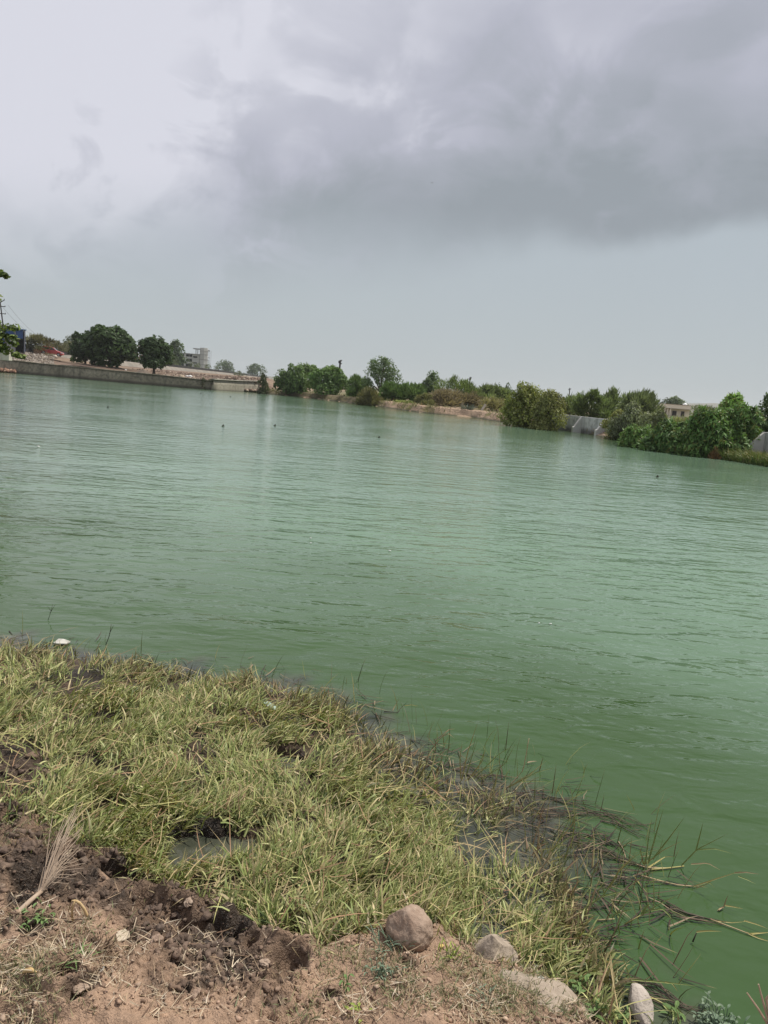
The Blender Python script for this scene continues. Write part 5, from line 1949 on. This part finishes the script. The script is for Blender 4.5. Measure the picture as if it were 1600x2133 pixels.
def stone(px, py, sx, sy, sz, rot, seed, m, label, sink=0.25, rough=.1, cuts=4, name='stone', cat='stone', grp=None, taper=0.0):
    p = gp_(px, py)
    bm = rock_mesh(sx, sy, sz, seed, rough, cuts, taper)
    me = bpy.data.meshes.new(name)
    bm.to_mesh(me)
    bm.free()
    me.polygons.foreach_set('use_smooth', np.ones(len(me.polygons), bool))
    me.materials.append(m)
    o = link(bpy.data.objects.new(name, me))
    o.location = (p[0], p[1], p[2] + sz * (1 - 2 * sink))
    o.rotation_euler = rot
    return tag(o, label, cat, grp)


stone(851, 1957, 0.080, 0.072, 0.074, (0.15, 0.25, -0.55), 61, BROWNST, 'largest smooth brown boulder standing at the edge of the grass', 0.24, .055, 2)
stone(1024, 1984, 0.098, 0.080, 0.086, (0.1, -0.12, 0.45), 13, BEIGEST, 'grey brown wedge stone half sunk in turf right of the boulder', 0.50, .08, 4, taper=.62)
stone(1122, 2066, 0.150, 0.135, 0.050, (-0.06, 0.10, -0.3), 21, BEIGEST, 'broad flat stone buried in earth with straw on it', 0.88, .06, 4)
stone(1332, 2104, 0.040, 0.064, 0.034, (0.35, 0.06, 0.10), 33, PALEST, 'smooth pale oval stone lying at the water edge', 0.22, .04, 3)
small = [(395, 1871, .020, TANST, 'pale lump on the dark mud below the puddle'), (360, 1850, .014, TANST, 'little grey lump at the edge of the muddy band'), (452, 1880, .022, BROWNST, 'brown lump at the foot of the grass mat'),
         (552, 2012, .016, TANST, 'pale pebble beside the deep hoof print'), (405, 2075, .018, BROWNST, 'brown clod sitting on the dry earth'), (167, 2077, .022, TANST, 'grey stone by the dark hollow in the straw'),
         (100, 1893, .013, TANST, 'tiny grey stone under the dry branch'), (325, 1960, .022, BROWNST, 'rough clod beside the tan flake'), (560, 1862, .018, BROWNST, 'clod stuck at the grass foot'), (350, 1892, .016, TANST, 'pale clod near the hole'),
         (700, 2075, .020, BROWNST, 'brown clod right of the deep hoof print'), (430, 2082, .010, TANST, 'small pale pebble on dry earth'), (1210, 2108, .012, TANST, 'pebble beside the tuft of dead roots')]
for k, (a, b, s, m, l) in enumerate(small):
    stone(a, b, s * 1.1, s * .85, s * .6, (R.random() * .4, R.random() * .4, R.random() * 6), 50 + k, m, l, .38, .2, 6, 'pebble', 'pebble', 'small stones on the bank')


# ---- dry brush branch
def dry_branch():
    a, b = gp_(18, 1926), gp_(97, 1868)
    tipc = gp_(150, 1745)
    root = empty('dry_branch', tuple(a), 'dry straw coloured brush branch with a fan of fine twigs lying on the earth', 'branch')
    tw = simple('dry_wood', (0.30, 0.215, 0.15), (0.40, 0.31, 0.23), 20, .9, .002, 90, streak=(1, 1, 1))
    tw2 = simple('dry_twig', (0.27, 0.20, 0.145), (0.38, 0.30, 0.225), 12, .9)
    m = MB()
    A = np.array([0, 0, .012])
    Bv = b - a + np.array([0, 0, .035])
    m.tube([A - (Bv - A) * .02, (A + Bv) / 2 + np.array([0.004, 0, .008]), Bv], [.0085, .0078, .006], 8)
    m.build('stem', tw, root, smooth=True)
    m = MB()
    for k in range(52):
        st = A + (Bv - A) * R.uniform(.72, 1.0)
        t = gp_(*(np.array([(120 + 62 * R.random()), (1880 - 185 * R.random())]) if k % 3 else np.array([150 + 25 * R.random(), 1790 - 110 * R.random()]))) - a
        t = t + np.array([0, 0, .02 + .05 * R.random()])
        mid = st + (t - st) * .45 + np.array([R.normal() * .012, R.normal() * .012, .03 + .02 * R.random()])
        q = st + (t - st) * .8 + np.array([R.normal() * .014, R.normal() * .014, .03])
        m.tube([st, mid, q, t], [.0014, .0011, .0008, .0004], 4, cap=False)
    o = m.build('twigs', tw2, root)
    o['kind'] = 'stuff'


dry_branch()

# tan hooped root
def hoop():
    f1, f2, tp = gp_(152, 1921), gp_(189, 1926), None
    D = hd(f1)
    pts1 = [at(px, py, D) for px, py in [(152, 1921), (150, 1905), (151, 1888), (157, 1876)]]
    pts2 = [at(px, py, D) for px, py in [(157, 1876), (166, 1881), (175, 1893), (183, 1910), (190, 1928)]]
    pts0 = [at(px, py, D) for px, py in [(157, 1876), (150, 1876), (146, 1885), (143, 1900)]]
    m = MB()
    m.tube(pts1, [.0036, .0034, .0036, .004], 7)
    m.tube(pts2, [.004, .0046, .0048, .0046, .004], 7)
    m.tube(pts0, [.0034, .0024, .0018, .0012], 6)
    o = m.build('dry_root', simple('tan_root', (0.42, 0.28, 0.13), (0.50, 0.37, 0.20), 30, .8), None, smooth=True)
    tag(o, 'tan forked root arching out of the earth right of the dry branch', 'root')


hoop()


def flake(px, pts, h, m, name, label, cat, bend=.25):
    base = gp_(*px)
    V = [gp_(a, b) - base for a, b in pts]
    n = len(V)
    q = MB()
    V = [v * 0.85 for v in V]
    up = [v + np.array([0, 0, .006 + bend * h * ((i % 3) / 2)]) for i, v in enumerate(V)]
    q.poly([u for u in up] + [u + np.array([0, 0, h * .18 + .0015]) for u in up], [tuple(range(n))[::-1], tuple(range(n, 2 * n))] + [(i, (i + 1) % n, n + (i + 1) % n, n + i) for i in range(n)])
    o = q.build(name, m)
    o.location = tuple(base)
    tag(o, label, cat)


TANF = simple('tan_flake', (0.40, 0.33, 0.24), (0.47, 0.40, 0.31), 20, .85)
SCRW = simple('white_scrap', (0.40, 0.385, 0.34), (0.50, 0.48, 0.43), 20, .6)
flake((260, 1955), [(238, 1950), (250, 1947), (271, 1944), (273, 1952), (258, 1966), (243, 1967)], .012, TANF, 'bark_flake', 'tan curled bark flake on the earth beside the muddy band', 'flake')
flake((255, 1948), [(240, 1946), (262, 1943), (266, 1946), (249, 1954)], .014, TANF, 'bark_flake', 'smaller tan flake overlapping the curled bark flake', 'flake')
flake((128, 1342), [(108, 1343), (121, 1334), (133, 1336), (151, 1339), (140, 1346), (118, 1347)], .03, SCRW, 'foam_scrap', 'flat white scrap of foam at the far grass edge on the left', 'litter')
flake((172, 1474), [(156, 1478), (168, 1470), (182, 1468), (186, 1474), (172, 1482)], .03, simple('buff_scrap', (0.5, 0.42, 0.33), (0.6, 0.52, 0.42), 20, .7), 'paper_scrap', 'crumpled buff scrap lying in the grass mat', 'litter')
flake((562, 1475), [(546, 1468), (557, 1465), (570, 1474), (581, 1480), (574, 1485), (556, 1478)], .03, simple('green_plastic', (0.36, 0.47, 0.38), (0.44, 0.54, 0.46), 20, .4), 'plastic_scrap', 'pale green plastic scrap in the grass mat', 'litter')
flake((212, 2022), [(204, 2023), (210, 2019), (219, 2021), (215, 2026)], .01, SCRW, 'paper_scrap', 'tiny white scrap in the straw, bottom left', 'litter')
flake((1117, 2018), [(1109, 2015), (1117, 2012), (1124, 2016), (1120, 2022)], .012, SCRW, 'paper_scrap', 'white fleck on the broad flat stone, upper one', 'litter')
flake((1127, 2043), [(1118, 2040), (1127, 2037), (1134, 2043), (1129, 2050)], .012, SCRW, 'paper_scrap', 'white fleck on the broad flat stone, lower one', 'litter')
flake((920, 1977), [(914, 1973), (922, 1971), (926, 1976), (918, 1980)], .01, simple('yellow_leaf', (0.5, 0.36, 0.12), (0.58, 0.45, 0.18), 20, .7), 'fallen_leaf', 'yellow brown fallen leaf below the boulder', 'leaf')
# yellow dry peel, bottom left
b0 = gp_(62, 2037)
m = MB()
m.tube([gp_(46, 2034) + np.array([0, 0, .01]), gp_(54, 2037) + np.array([0, 0, .017]), gp_(64, 2038) + np.array([0, 0, .018]), gp_(76, 2033) + np.array([0, 0, .012])], [.002, .0065, .0072, .002], 8)
o = m.build('dry_peel', simple('peel', (0.48, 0.33, 0.15), (0.56, 0.42, 0.22), 30, .8), None, smooth=True)
tag(o, 'yellow tan curl of dry peel in the straw at the bottom left', 'peel')


# ---- single sprawling grass tillers over the water, traced by their stems
def blade_px(mb, px, D0, w, D1=None, z_floor=0.004):
    n = len(px)
    P = [at(a, b, D0 + ((D1 or D0) - D0) * i / max(n - 1, 1)) for i, (a, b) in enumerate(px)]
    P = [p if p[2] > z_floor else on_z(a, b, z_floor) for p, (a, b) in zip(P, px)]
    # smooth subdivision
    Q, _ = resample(np.array(P), np.linalg.norm(np.diff(np.array(P), axis=0), axis=1).sum() / max(6, 3 * n))
    toc = np.array([0, 0, CAM_Z]) - Q.mean(0)
    side = toc / np.linalg.norm(toc) + np.array([0.2 * R.normal(), 0.2 * R.normal(), 0.4])
    mb.strip(list(Q), w, side=side)


GA = leaf_mat('tiller_green', .2, .5, .3)


def flat_leaf(name, c1, c2):
    return simple(name, c1, c2, 25, .55)


TG = [flat_leaf('tiller_leaf', (0.19, 0.24, 0.075), (0.28, 0.31, 0.12)), flat_leaf('tiller_yellow', (0.32, 0.29, 0.10), (0.38, 0.33, 0.14)), flat_leaf('tiller_straw', (0.34, 0.25, 0.14), (0.42, 0.33, 0.19)), flat_leaf('tiller_dark', (0.035, 0.03, 0.02), (0.07, 0.06, 0.035))]


def sprig(base, label, stems, leaves, mi=0):
    D = hd(on_z(base[0], base[1], 0))
    b = on_z(base[0], base[1], 0)
    root = empty('grass_sprig', tuple(b), label, 'grass', 'single grass sprigs over the green water')
    for pts, r, k in stems:
        P = [on_z(x, y, 0.006) if not up else at(x, y, D) for x, y, up in pts]
        q = MB()
        Q, _ = resample(np.array(P), 0.03)
        q.tube([p - b for p in Q], list(np.linspace(r, r * .6, len(Q))), 6)
        q.build('stem', TG[k], root, smooth=True)
    for pts, w, k in leaves:
        q = MB()
        blade_px(q, pts, hd(on_z(pts[0][0], pts[0][1], 0)) if pts[0][2:] else D, w)
        q.v = [tuple(np.array(v) - b) for v in q.v]
        q.build('leaf', TG[k], root)
    return root


sprig((1345, 1806), 'tall forked grass sprig with three upright blades out over the water', [([(1290, 1790, 0), (1350, 1808, 0), (1400, 1808, 0)], .003, 2)],
      [([(1344, 1800), (1350, 1750), (1358, 1706)], .006, 0), ([(1350, 1798), (1366, 1740), (1382, 1685)], .007, 0), ([(1360, 1790), (1395, 1745), (1426, 1702)], .007, 0), ([(1340, 1800), (1332, 1760)], .006, 1), ([(1345, 1800), (1380, 1772), (1420, 1752)], .005, 1), ([(1320, 1824), (1335, 1845), (1350, 1862)], .005, 1)])
sprig((1418, 1806), 'yellow based sprig with long blades reaching right over the water', [([(1350, 1812, 0), (1395, 1808, 0), (1425, 1804, 0)], .0036, 1)],
      [([(1420, 1803), (1452, 1770), (1516, 1737)], .006, 0), ([(1450, 1772), (1458, 1740), (1465, 1712)], .006, 0), ([(1452, 1770), (1490, 1768), (1526, 1778)], .005, 0), ([(1440, 1800), (1475, 1798), (1500, 1812)], .005, 2), ([(1350, 1808), (1385, 1785), (1404, 1784)], .006, 1)])
sprig((1418, 1843), 'straw coloured sprig lying on the water below the tall forked one', [([(1330, 1822, 0), (1380, 1836, 0), (1418, 1845, 0), (1450, 1846, 0)], .003, 2)],
      [([(1445, 1847), (1495, 1830), (1545, 1814)], .006, 1), ([(1530, 1818), (1555, 1817), (1582, 1821)], .005, 2), ([(1538, 1825), (1556, 1832), (1574, 1841)], .005, 0), ([(1450, 1850), (1470, 1843), (1488, 1832)], .004, 1), ([(1470, 1838), (1480, 1840), (1490, 1850)], .004, 0)])
sprig((1205, 1902), 'long arching sprig rising from the grass tip to the right', [([(1180, 1912, 0), (1205, 1904, 0), (1225, 1894, 1)], .003, 2)],
      [([(1208, 1900), (1255, 1868), (1290, 1815), (1330, 1778), (1372, 1770)], .006, 0), ([(1253, 1868), (1275, 1862), (1302, 1856)], .006, 0), ([(1240, 1876), (1246, 1862), (1249, 1848)], .004, 1), ([(1270, 1848), (1290, 1812), (1327, 1776)], .006, 1)])
sprig((1304, 1924), 'sprig with one broad blade bent back down to the water', [([(1302, 1925, 0), (1325, 1910, 1), (1340, 1904, 1)], .003, 1)],
      [([(1338, 1906), (1345, 1892), (1352, 1884), (1357, 1888)], .011, 0), ([(1340, 1904), (1380, 1880), (1421, 1860)], .005, 0), ([(1356, 1897), (1380, 1893), (1396, 1908), (1407, 1936)], .006, 0)])
sprig((1270, 1914), 'small rusty based sprig beside the bent broad blade', [([(1243, 1917, 0), (1262, 1916, 0), (1280, 1914, 0)], .003, 2)],
      [([(1275, 1912), (1295, 1892), (1320, 1872)], .005, 0), ([(1285, 1903), (1305, 1897), (1322, 1894)], .005, 0)])
sprig((1500, 1908), 'long runner lying on the water and reaching the right edge', [([(1385, 1884, 0), (1420, 1900, 0), (1480, 1915, 0)], .0045, 3), ([(1480, 1915, 0), (1520, 1930, 0), (1560, 1945, 0)], .003, 2)],
      [([(1555, 1943), (1580, 1954), (1606, 1962)], .006, 1), ([(1560, 1946), (1582, 1944), (1606, 1942)], .006, 1), ([(1490, 1918), (1525, 1922), (1558, 1919)], .004, 1), ([(1550, 1918), (1574, 1925), (1599, 1934)], .005, 1)])
sprig((1443, 1961), 'lone dark stem with a flat yellow blade on open water', [([(1443, 1962, 0), (1447, 1952, 1), (1451, 1943, 1)], .0032, 3)], [([(1451, 1941), (1475, 1939), (1503, 1940)], .006, 1)])
sprig((1503, 1893), 'rusty forked sprig drifting on open water at the right', [([(1497, 1896, 0), (1508, 1889, 0)], .0028, 2)], [([(1508, 1889), (1512, 1876), (1517, 1864)], .005, 2), ([(1510, 1886), (1528, 1889), (1548, 1893)], .005, 1), ([(1509, 1888), (1500, 1892), (1494, 1897)], .004, 2)])
sprig((1306, 2040), 'long yellow blade lying over the water above the pale oval stone', [([(1300, 2039, 0), (1320, 2041, 1)], .003, 1)], [([(1308, 2040), (1370, 2045), (1455, 2054)], .006, 0), ([(1385, 2046), (1400, 2048), (1413, 2066)], .005, 1), ([(1340, 2044), (1355, 2034), (1368, 2021)], .003, 2)])
sprig((1338, 2070), 'green yellow runner trailing from the pale oval stone to the lower right', [([(1335, 2068, 0), (1365, 2082, 0), (1400, 2100, 0)], .0034, 1)], [([(1395, 2098), (1410, 2103), (1424, 2112)], .012, 0), ([(1380, 2090), (1392, 2105), (1402, 2118)], .009, 0), ([(1402, 2104), (1404, 2120), (1400, 2135)], .008, 0)])
sprig((965, 1630), 'bunch of tall pale blades standing at the middle of the grass edge', [([(950, 1640, 1), (965, 1620, 1)], .003, 1)],
      [([(962, 1625), (975, 1565), (996, 1502)], .006, 1), ([(970, 1620), (985, 1570), (995, 1540)], .006, 0), ([(960, 1622), (958, 1580), (963, 1545)], .006, 1), ([(975, 1625), (1005, 1585), (1012, 1552)], .006, 1), ([(985, 1625), (1040, 1570), (1074, 1552)], .006, 0), ([(990, 1630), (1050, 1595), (1076, 1545)], .005, 0), ([(968, 1628), (1000, 1605), (1040, 1590)], .005, 1)])
sprig((1060, 1645), 'sprig with rusty root tuft leaning over the water right of the tall bunch', [([(1040, 1660, 1), (1090, 1605, 1), (1102, 1538, 1)], .0026, 2)], [([(1060, 1640), (1120, 1608), (1155, 1599)], .006, 0), ([(1085, 1628), (1115, 1627), (1147, 1629)], .005, 0), ([(1060, 1640), (1095, 1618), (1124, 1598)], .006, 1)])
sprig((1198, 1672), 'thin seed stalk standing in the water beyond the grass tip', [([(1196, 1678, 1), (1203, 1650, 1), (1217, 1612, 1)], .002, 0)], [([(1200, 1656), (1206, 1650), (1213, 1644)], .003, 0), ([(1160, 1650), (1175, 1635), (1170, 1630)], .003, 1)])
sprig((1150, 1870), 'stout pale stem with narrow leaves at the tip of the grass mat', [([(1110, 1830, 1), (1135, 1800, 1), (1150, 1775, 1)], .004, 2)], [([(1145, 1785), (1170, 1740), (1195, 1690)], .006, 0), ([(1150, 1770), (1185, 1745), (1215, 1732)], .005, 0), ([(1150, 1770), (1178, 1735), (1205, 1700)], .004, 1), ([(1160, 1850), (1170, 1815), (1180, 1785)], .005, 0), ([(1165, 1828), (1178, 1815)], .005, 0)])
sprig((825, 1478), 'dark Y shaped dead sprig in open water beyond the grass', [([(800, 1482, 0), (818, 1481, 0), (830, 1484, 0)], .003, 3)], [([(818, 1480), (826, 1465), (832, 1453)], .004, 2), ([(828, 1484), (838, 1472), (850, 1461)], .004, 3), ([(843, 1470), (856, 1468), (872, 1471)], .004, 1)])
sprig((900, 1560), 'rusty branching sprig at the edge of the grass, left of the tall bunch', [([(898, 1562, 1), (915, 1540, 1), (935, 1520, 1)], .0026, 2)], [([(905, 1552), (890, 1535), (906, 1500)], .003, 2), ([(920, 1535), (935, 1528), (947, 1538)], .004, 2), ([(928, 1526), (938, 1519), (948, 1518)], .004, 2)])
sprig((104, 1292), 'dark thin stem standing above the far left of the grass edge', [([(100, 1292, 1), (106, 1275, 1), (110, 1258, 1)], .002, 3)], [([(104, 1278), (110, 1268), (116, 1258)], .004, 3), ([(106, 1272), (98, 1262)], .003, 3)])
sprig((232, 1345), 'dark forked stem in the water right of the white foam scrap', [([(220, 1344, 1), (228, 1325, 1), (232, 1300, 1)], .003, 3)], [([(228, 1320), (234, 1308), (238, 1300)], .004, 3), ([(219, 1340), (219, 1328), (222, 1318)], .003, 0)])
sprig((296, 1360), 'single pale green blade standing in the water left of centre', [([(294, 1368, 1), (294, 1350, 1)], .0026, 2)], [([(294, 1360), (295, 1335), (297, 1313)], .005, 0)])


# floating dark runners seen among the sprigs
def floats():
    mb = MB()
    data = [[(1180, 1675), (1240, 1685), (1300, 1705), (1350, 1730)], [(1190, 1760), (1260, 1775), (1330, 1800)], [(1380, 1885), (1430, 1908), (1490, 1920)], [(1250, 1700), (1300, 1715), (1345, 1740)],
            [(1200, 1893), (1240, 1894)], [(1320, 2045), (1370, 2068), (1440, 2100), (1475, 2110)], [(1310, 2062), (1360, 2080), (1410, 2096)], [(1160, 1735), (1230, 1740), (1300, 1770)], [(1100, 1650), (1160, 1660), (1230, 1672)], [(1120, 1690), (1190, 1700), (1270, 1700)]]
    for d in data:
        for k in range(5):
            P = [on_z(x + R.normal() * 14, y + R.normal() * 9, 0.004 + .006 * R.random()) for x, y in d]
            Q, _ = resample(np.array(P), .04)
            Q[:, :2] += R.normal(size=(len(Q), 2)) * .004
            mb.tube(list(Q), list(np.linspace(.0026, .0010, len(Q)) * (0.5 + R.random())), 5)
    o = mb.build('floating_stems', simple('dead_runner', (0.05, 0.04, 0.03), (0.15, 0.115, 0.08), 30, .7))
    tag(o, 'dark dead runners floating among the sprigs', kind='stuff')


floats()

# ---- broad leaved weeds
WEED = [simple('weed_leaf', (0.10, 0.17, 0.05), (0.16, 0.24, 0.08), 30, .6), simple('weed_lime', (0.20, 0.28, 0.05), (0.29, 0.34, 0.07), 30, .6), simple('weed_blue', (0.13, 0.19, 0.12), (0.20, 0.25, 0.17), 30, .7)]


def weed(px, py, label, mi, n, L, w, h, name='broadleaf_weed', spread=1.0, ups=0.5, grp='small weeds on the bank'):
    p = gp_(px, py)
    root = empty(name, tuple(p), label, 'weed', grp)
    st = MB()
    lf = []
    for k in range(n):
        a = R.random() * 6.28
        hh = h * (0.2 + 0.8 * R.random())
        o = np.array([R.normal() * .012 * spread, R.normal() * .012 * spread, 0])
        c = o + np.array([math.cos(a) * .01, math.sin(a) * .01, hh])
        st.tube([o, (o + c) / 2 + np.array([.002, .001, 0]), c], [.0018, .0015, .001], 5, cap=False)
        d = np.array([math.cos(a), math.sin(a), ups * R.random()])
        l = L * (.6 + .7 * R.random())
        q = MB()
        q.strip([c, c + d * l * .3, c + d * l * .65 + np.array([0, 0, -.002]), c + d * l + np.array([0, 0, -.2 * l])], [w * .25, w, w * .85, w * .05])
        lf.append(q)
    st.build('stem', WEED[mi], root)['kind'] = 'stuff'
    for q in lf[:24]:
        q.build('leaf', WEED[mi], root)
    if len(lf) > 24:
        m = MB()
        for q in lf[24:]:
            m.poly(q.v, q.f)
        o = m.build('leaf', WEED[mi], root)
        o['kind'] = 'stuff'


weed(1212, 2066, 'green upright weed with oval leaves between flat stone and water', 0, 14, .030, .012, .05)
weed(1228, 2125, 'leafy weed cut by the bottom edge, left of the pale oval stone', 0, 16, .028, .013, .03)
weed(1300, 2122, 'low weed growing against the foot of the pale oval stone', 0, 12, .026, .012, .02)
weed(1135, 1984, 'lime green heart shaped leaves in the grass above the flat stone', 1, 7, .028, .020, .03)
weed(1218, 2018, 'two lime yellow leaves beside the dead grass right of the flat stone', 1, 5, .026, .014, .03)
weed(1405, 2118, 'pale green weed in the wet stems right of the pale oval stone', 0, 10, .034, .011, .03)
weed(1490, 2138, 'crinkled grey green weed at the bottom edge over the water', 2, 110, .017, .008, .045, spread=2.6, ups=1.0)
weed(77, 1918, 'dark green small weed below the dry branch', 0, 34, .018, .008, .03, spread=1.8)
weed(792, 2036, 'blue green feathery weed on the bare earth below the boulder', 2, 40, .016, .004, .045, spread=1.6)
weed(716, 2062, 'single thin green shoot beside the blue green weed', 0, 6, .020, .008, .045, spread=.6)
weed(748, 2112, 'tiny bright green rosette near the bottom centre', 1, 9, .016, .009, .012)
weed(810, 1972, 'dark tuft of stiff grass at the left foot of the boulder', 2, 40, .035, .004, .03, spread=2.2, ups=1.4)
weed(1010, 2092, 'dull small tuft at the bottom between stones', 2, 22, .018, .004, .02, spread=1.6, ups=1.2)
weed(935, 1990, 'fresh green tuft on turf between boulder and wedge stone', 1, 22, .022, .004, .025, spread=1.4, ups=1.4)
weed(160, 2002, 'dark green flat tuft among the straw', 0, 24, .040, .004, .012, spread=1.4, ups=.3)


# ---- dead root tuft
def root_tuft(px, py, label, n=110, r=.05, h=.05):
    p = gp_(px, py)
    m = MB()
    for k in range(n):
        a = R.random() * 6.28
        rr = r * R.random() ** .6
        o = np.array([math.cos(a) * rr * .5, math.sin(a) * rr * .5, -.005])
        e = np.array([math.cos(a) * rr * 1.3, math.sin(a) * rr * 1.3, h * R.random()])
        mid = (o + e) / 2 + np.array([R.normal() * .008, R.normal() * .008, h * .5 * R.random()])
        m.strip([o, mid, e], .0028)
    o = m.build('root_tuft', simple('dead_root', (0.08, 0.05, 0.035), (0.30, 0.21, 0.14), 40, .9))
    o.location = tuple(p)
    tag(o, label, 'roots')


root_tuft(1240, 2090, 'dark tuft of dead roots left of the pale oval stone')
root_tuft(200, 1985, 'tangle of dry roots and straw below the bark flake', 130, .07, .04)
root_tuft(150, 2065, 'dry tangle hanging over a dark hollow at the bottom left', 130, .07, .05)

# ---- stiff dry stalks at the right bottom edge
D = 1.75
b = at(1612, 2150, D)
root = empty('dry_stalks', tuple(b), 'pinkish dry stalks poking in at the bottom right corner', 'stalk')
for pts in ([(1603, 2140), (1580, 2102), (1556, 2068)], [(1605, 2140), (1592, 2095), (1580, 2050)], [(1607, 2135), (1596, 2080), (1620, 2050)]):
    q = MB()
    q.tube([at(x, y, D) - b for x, y in pts], [.003, .0025, .0016], 6)
    q.build('stalk', simple('dry_stalk', (0.33, 0.23, 0.16), (0.44, 0.33, 0.24), 30, .8), root)

# ================================================================== THINGS ON THE WATER, BIRD
WHT = simple('foam_white', (0.8, 0.8, 0.77), None, 1, .6)
DRK = simple('drift_dark', (0.03, 0.028, 0.02), (0.06, 0.05, 0.035), 9, .8)
for px, py, s, l in [(647, 1122, .035, 'upper one of two white flecks floating left of mid lake'), (647.5, 1132, .03, 'lower one of two white flecks floating left of mid lake'), (812, 1148.5, .04, 'white fleck floating alone near mid lake'),
                     (1123, 1299, .022, 'left one of two white flecks side by side on the right water'), (1147, 1301, .030, 'right one of two white flecks side by side on the right water'), (80, 931, .09, 'pale fleck floating far out at the left')]:
    p = on_z(px, py, .004)
    s = s * .42
    m = MB()
    m.tube([(-s, 0, 0), (-s * .4, s * .1, .006), (s * .3, 0, .008), (s, -s * .1, .002)], [s * .15, s * .5, s * .45, s * .1], 6)
    o = m.build('floating_foam', WHT, None, smooth=True)
    o.location = tuple(p)
    tag(o, l, 'litter', 'white flecks on the water')
for px, py, s, l in [(465, 887, .34, 'dark drifting twig left of centre far out'), (573, 886, .34, 'dark drifting twig below the left clump of bushes'), (790, 911, .32, 'dark drifting twig straight below the tall tree'), (225, 848, .34, 'dark drifting twig before the stone wall'),
                     (1370, 993, .22, 'dark drifting twig at the right below the lush shrubs'), (418, 820, .42, 'dark drifting twig close to the wall joint'), (480, 826, .42, 'dark drifting twig close to the newer wall section')]:
    p = on_z(px, py, .02)
    s = s * .32
    m = MB()
    m.tube([(-s * .5, 0, -.03), (0, .02, .015), (s * .4, 0, -.01)], [.02, .03, .012], 6)
    m.tube([(0, .02, .01), (s * .12, 0, s * .5)], [.022, .012], 5)
    o = m.build('drifting_twig', DRK)
    o.location = tuple(p)
    tag(o, l, 'twig', 'dark twigs drifting on the lake')
p = at(900, 381, 120)
m = MB()
m.poly([(-.22, 0, .05), (-.06, .04, .0), (0, .16, 0), (.06, .04, 0), (.22, 0, .05), (.05, -.05, .01), (0, -.16, 0), (-.05, -.05, .01), (0, 0, .05), (0, 0, -.04)],
       [(0, 1, 8), (1, 2, 8), (2, 3, 8), (3, 4, 8), (4, 5, 8), (5, 6, 8), (6, 7, 8), (7, 0, 8), (1, 0, 9), (2, 1, 9), (3, 2, 9), (4, 3, 9), (5, 4, 9), (6, 5, 9), (7, 6, 9), (0, 7, 9)])
o = m.build('bird', DRK)
o.location = tuple(p)
tag(o, 'tiny dark bird flying under the grey cloud', 'bird')

# ================================================================== HAZE
hz = MB()
hz.box((0, 0, 31.0), (6700, 6700, 66.0))
hm_, ht, hb = mat('haze_air')
ht.n.remove(hb)
pv = ht.add('ShaderNodeVolumePrincipled')
pv.inputs['Color'].default_value = (0.86, 0.90, 0.90, 1)
pv.inputs['Density'].default_value = 0.00022
pv.inputs['Anisotropy'].default_value = 0.2
ht.l.new(pv.outputs[0], ht.n['Material Output'].inputs['Volume'])
ho = hz.build('haze', hm_)
tag(ho, 'thin pale haze over the lake and the land', kind='stuff')
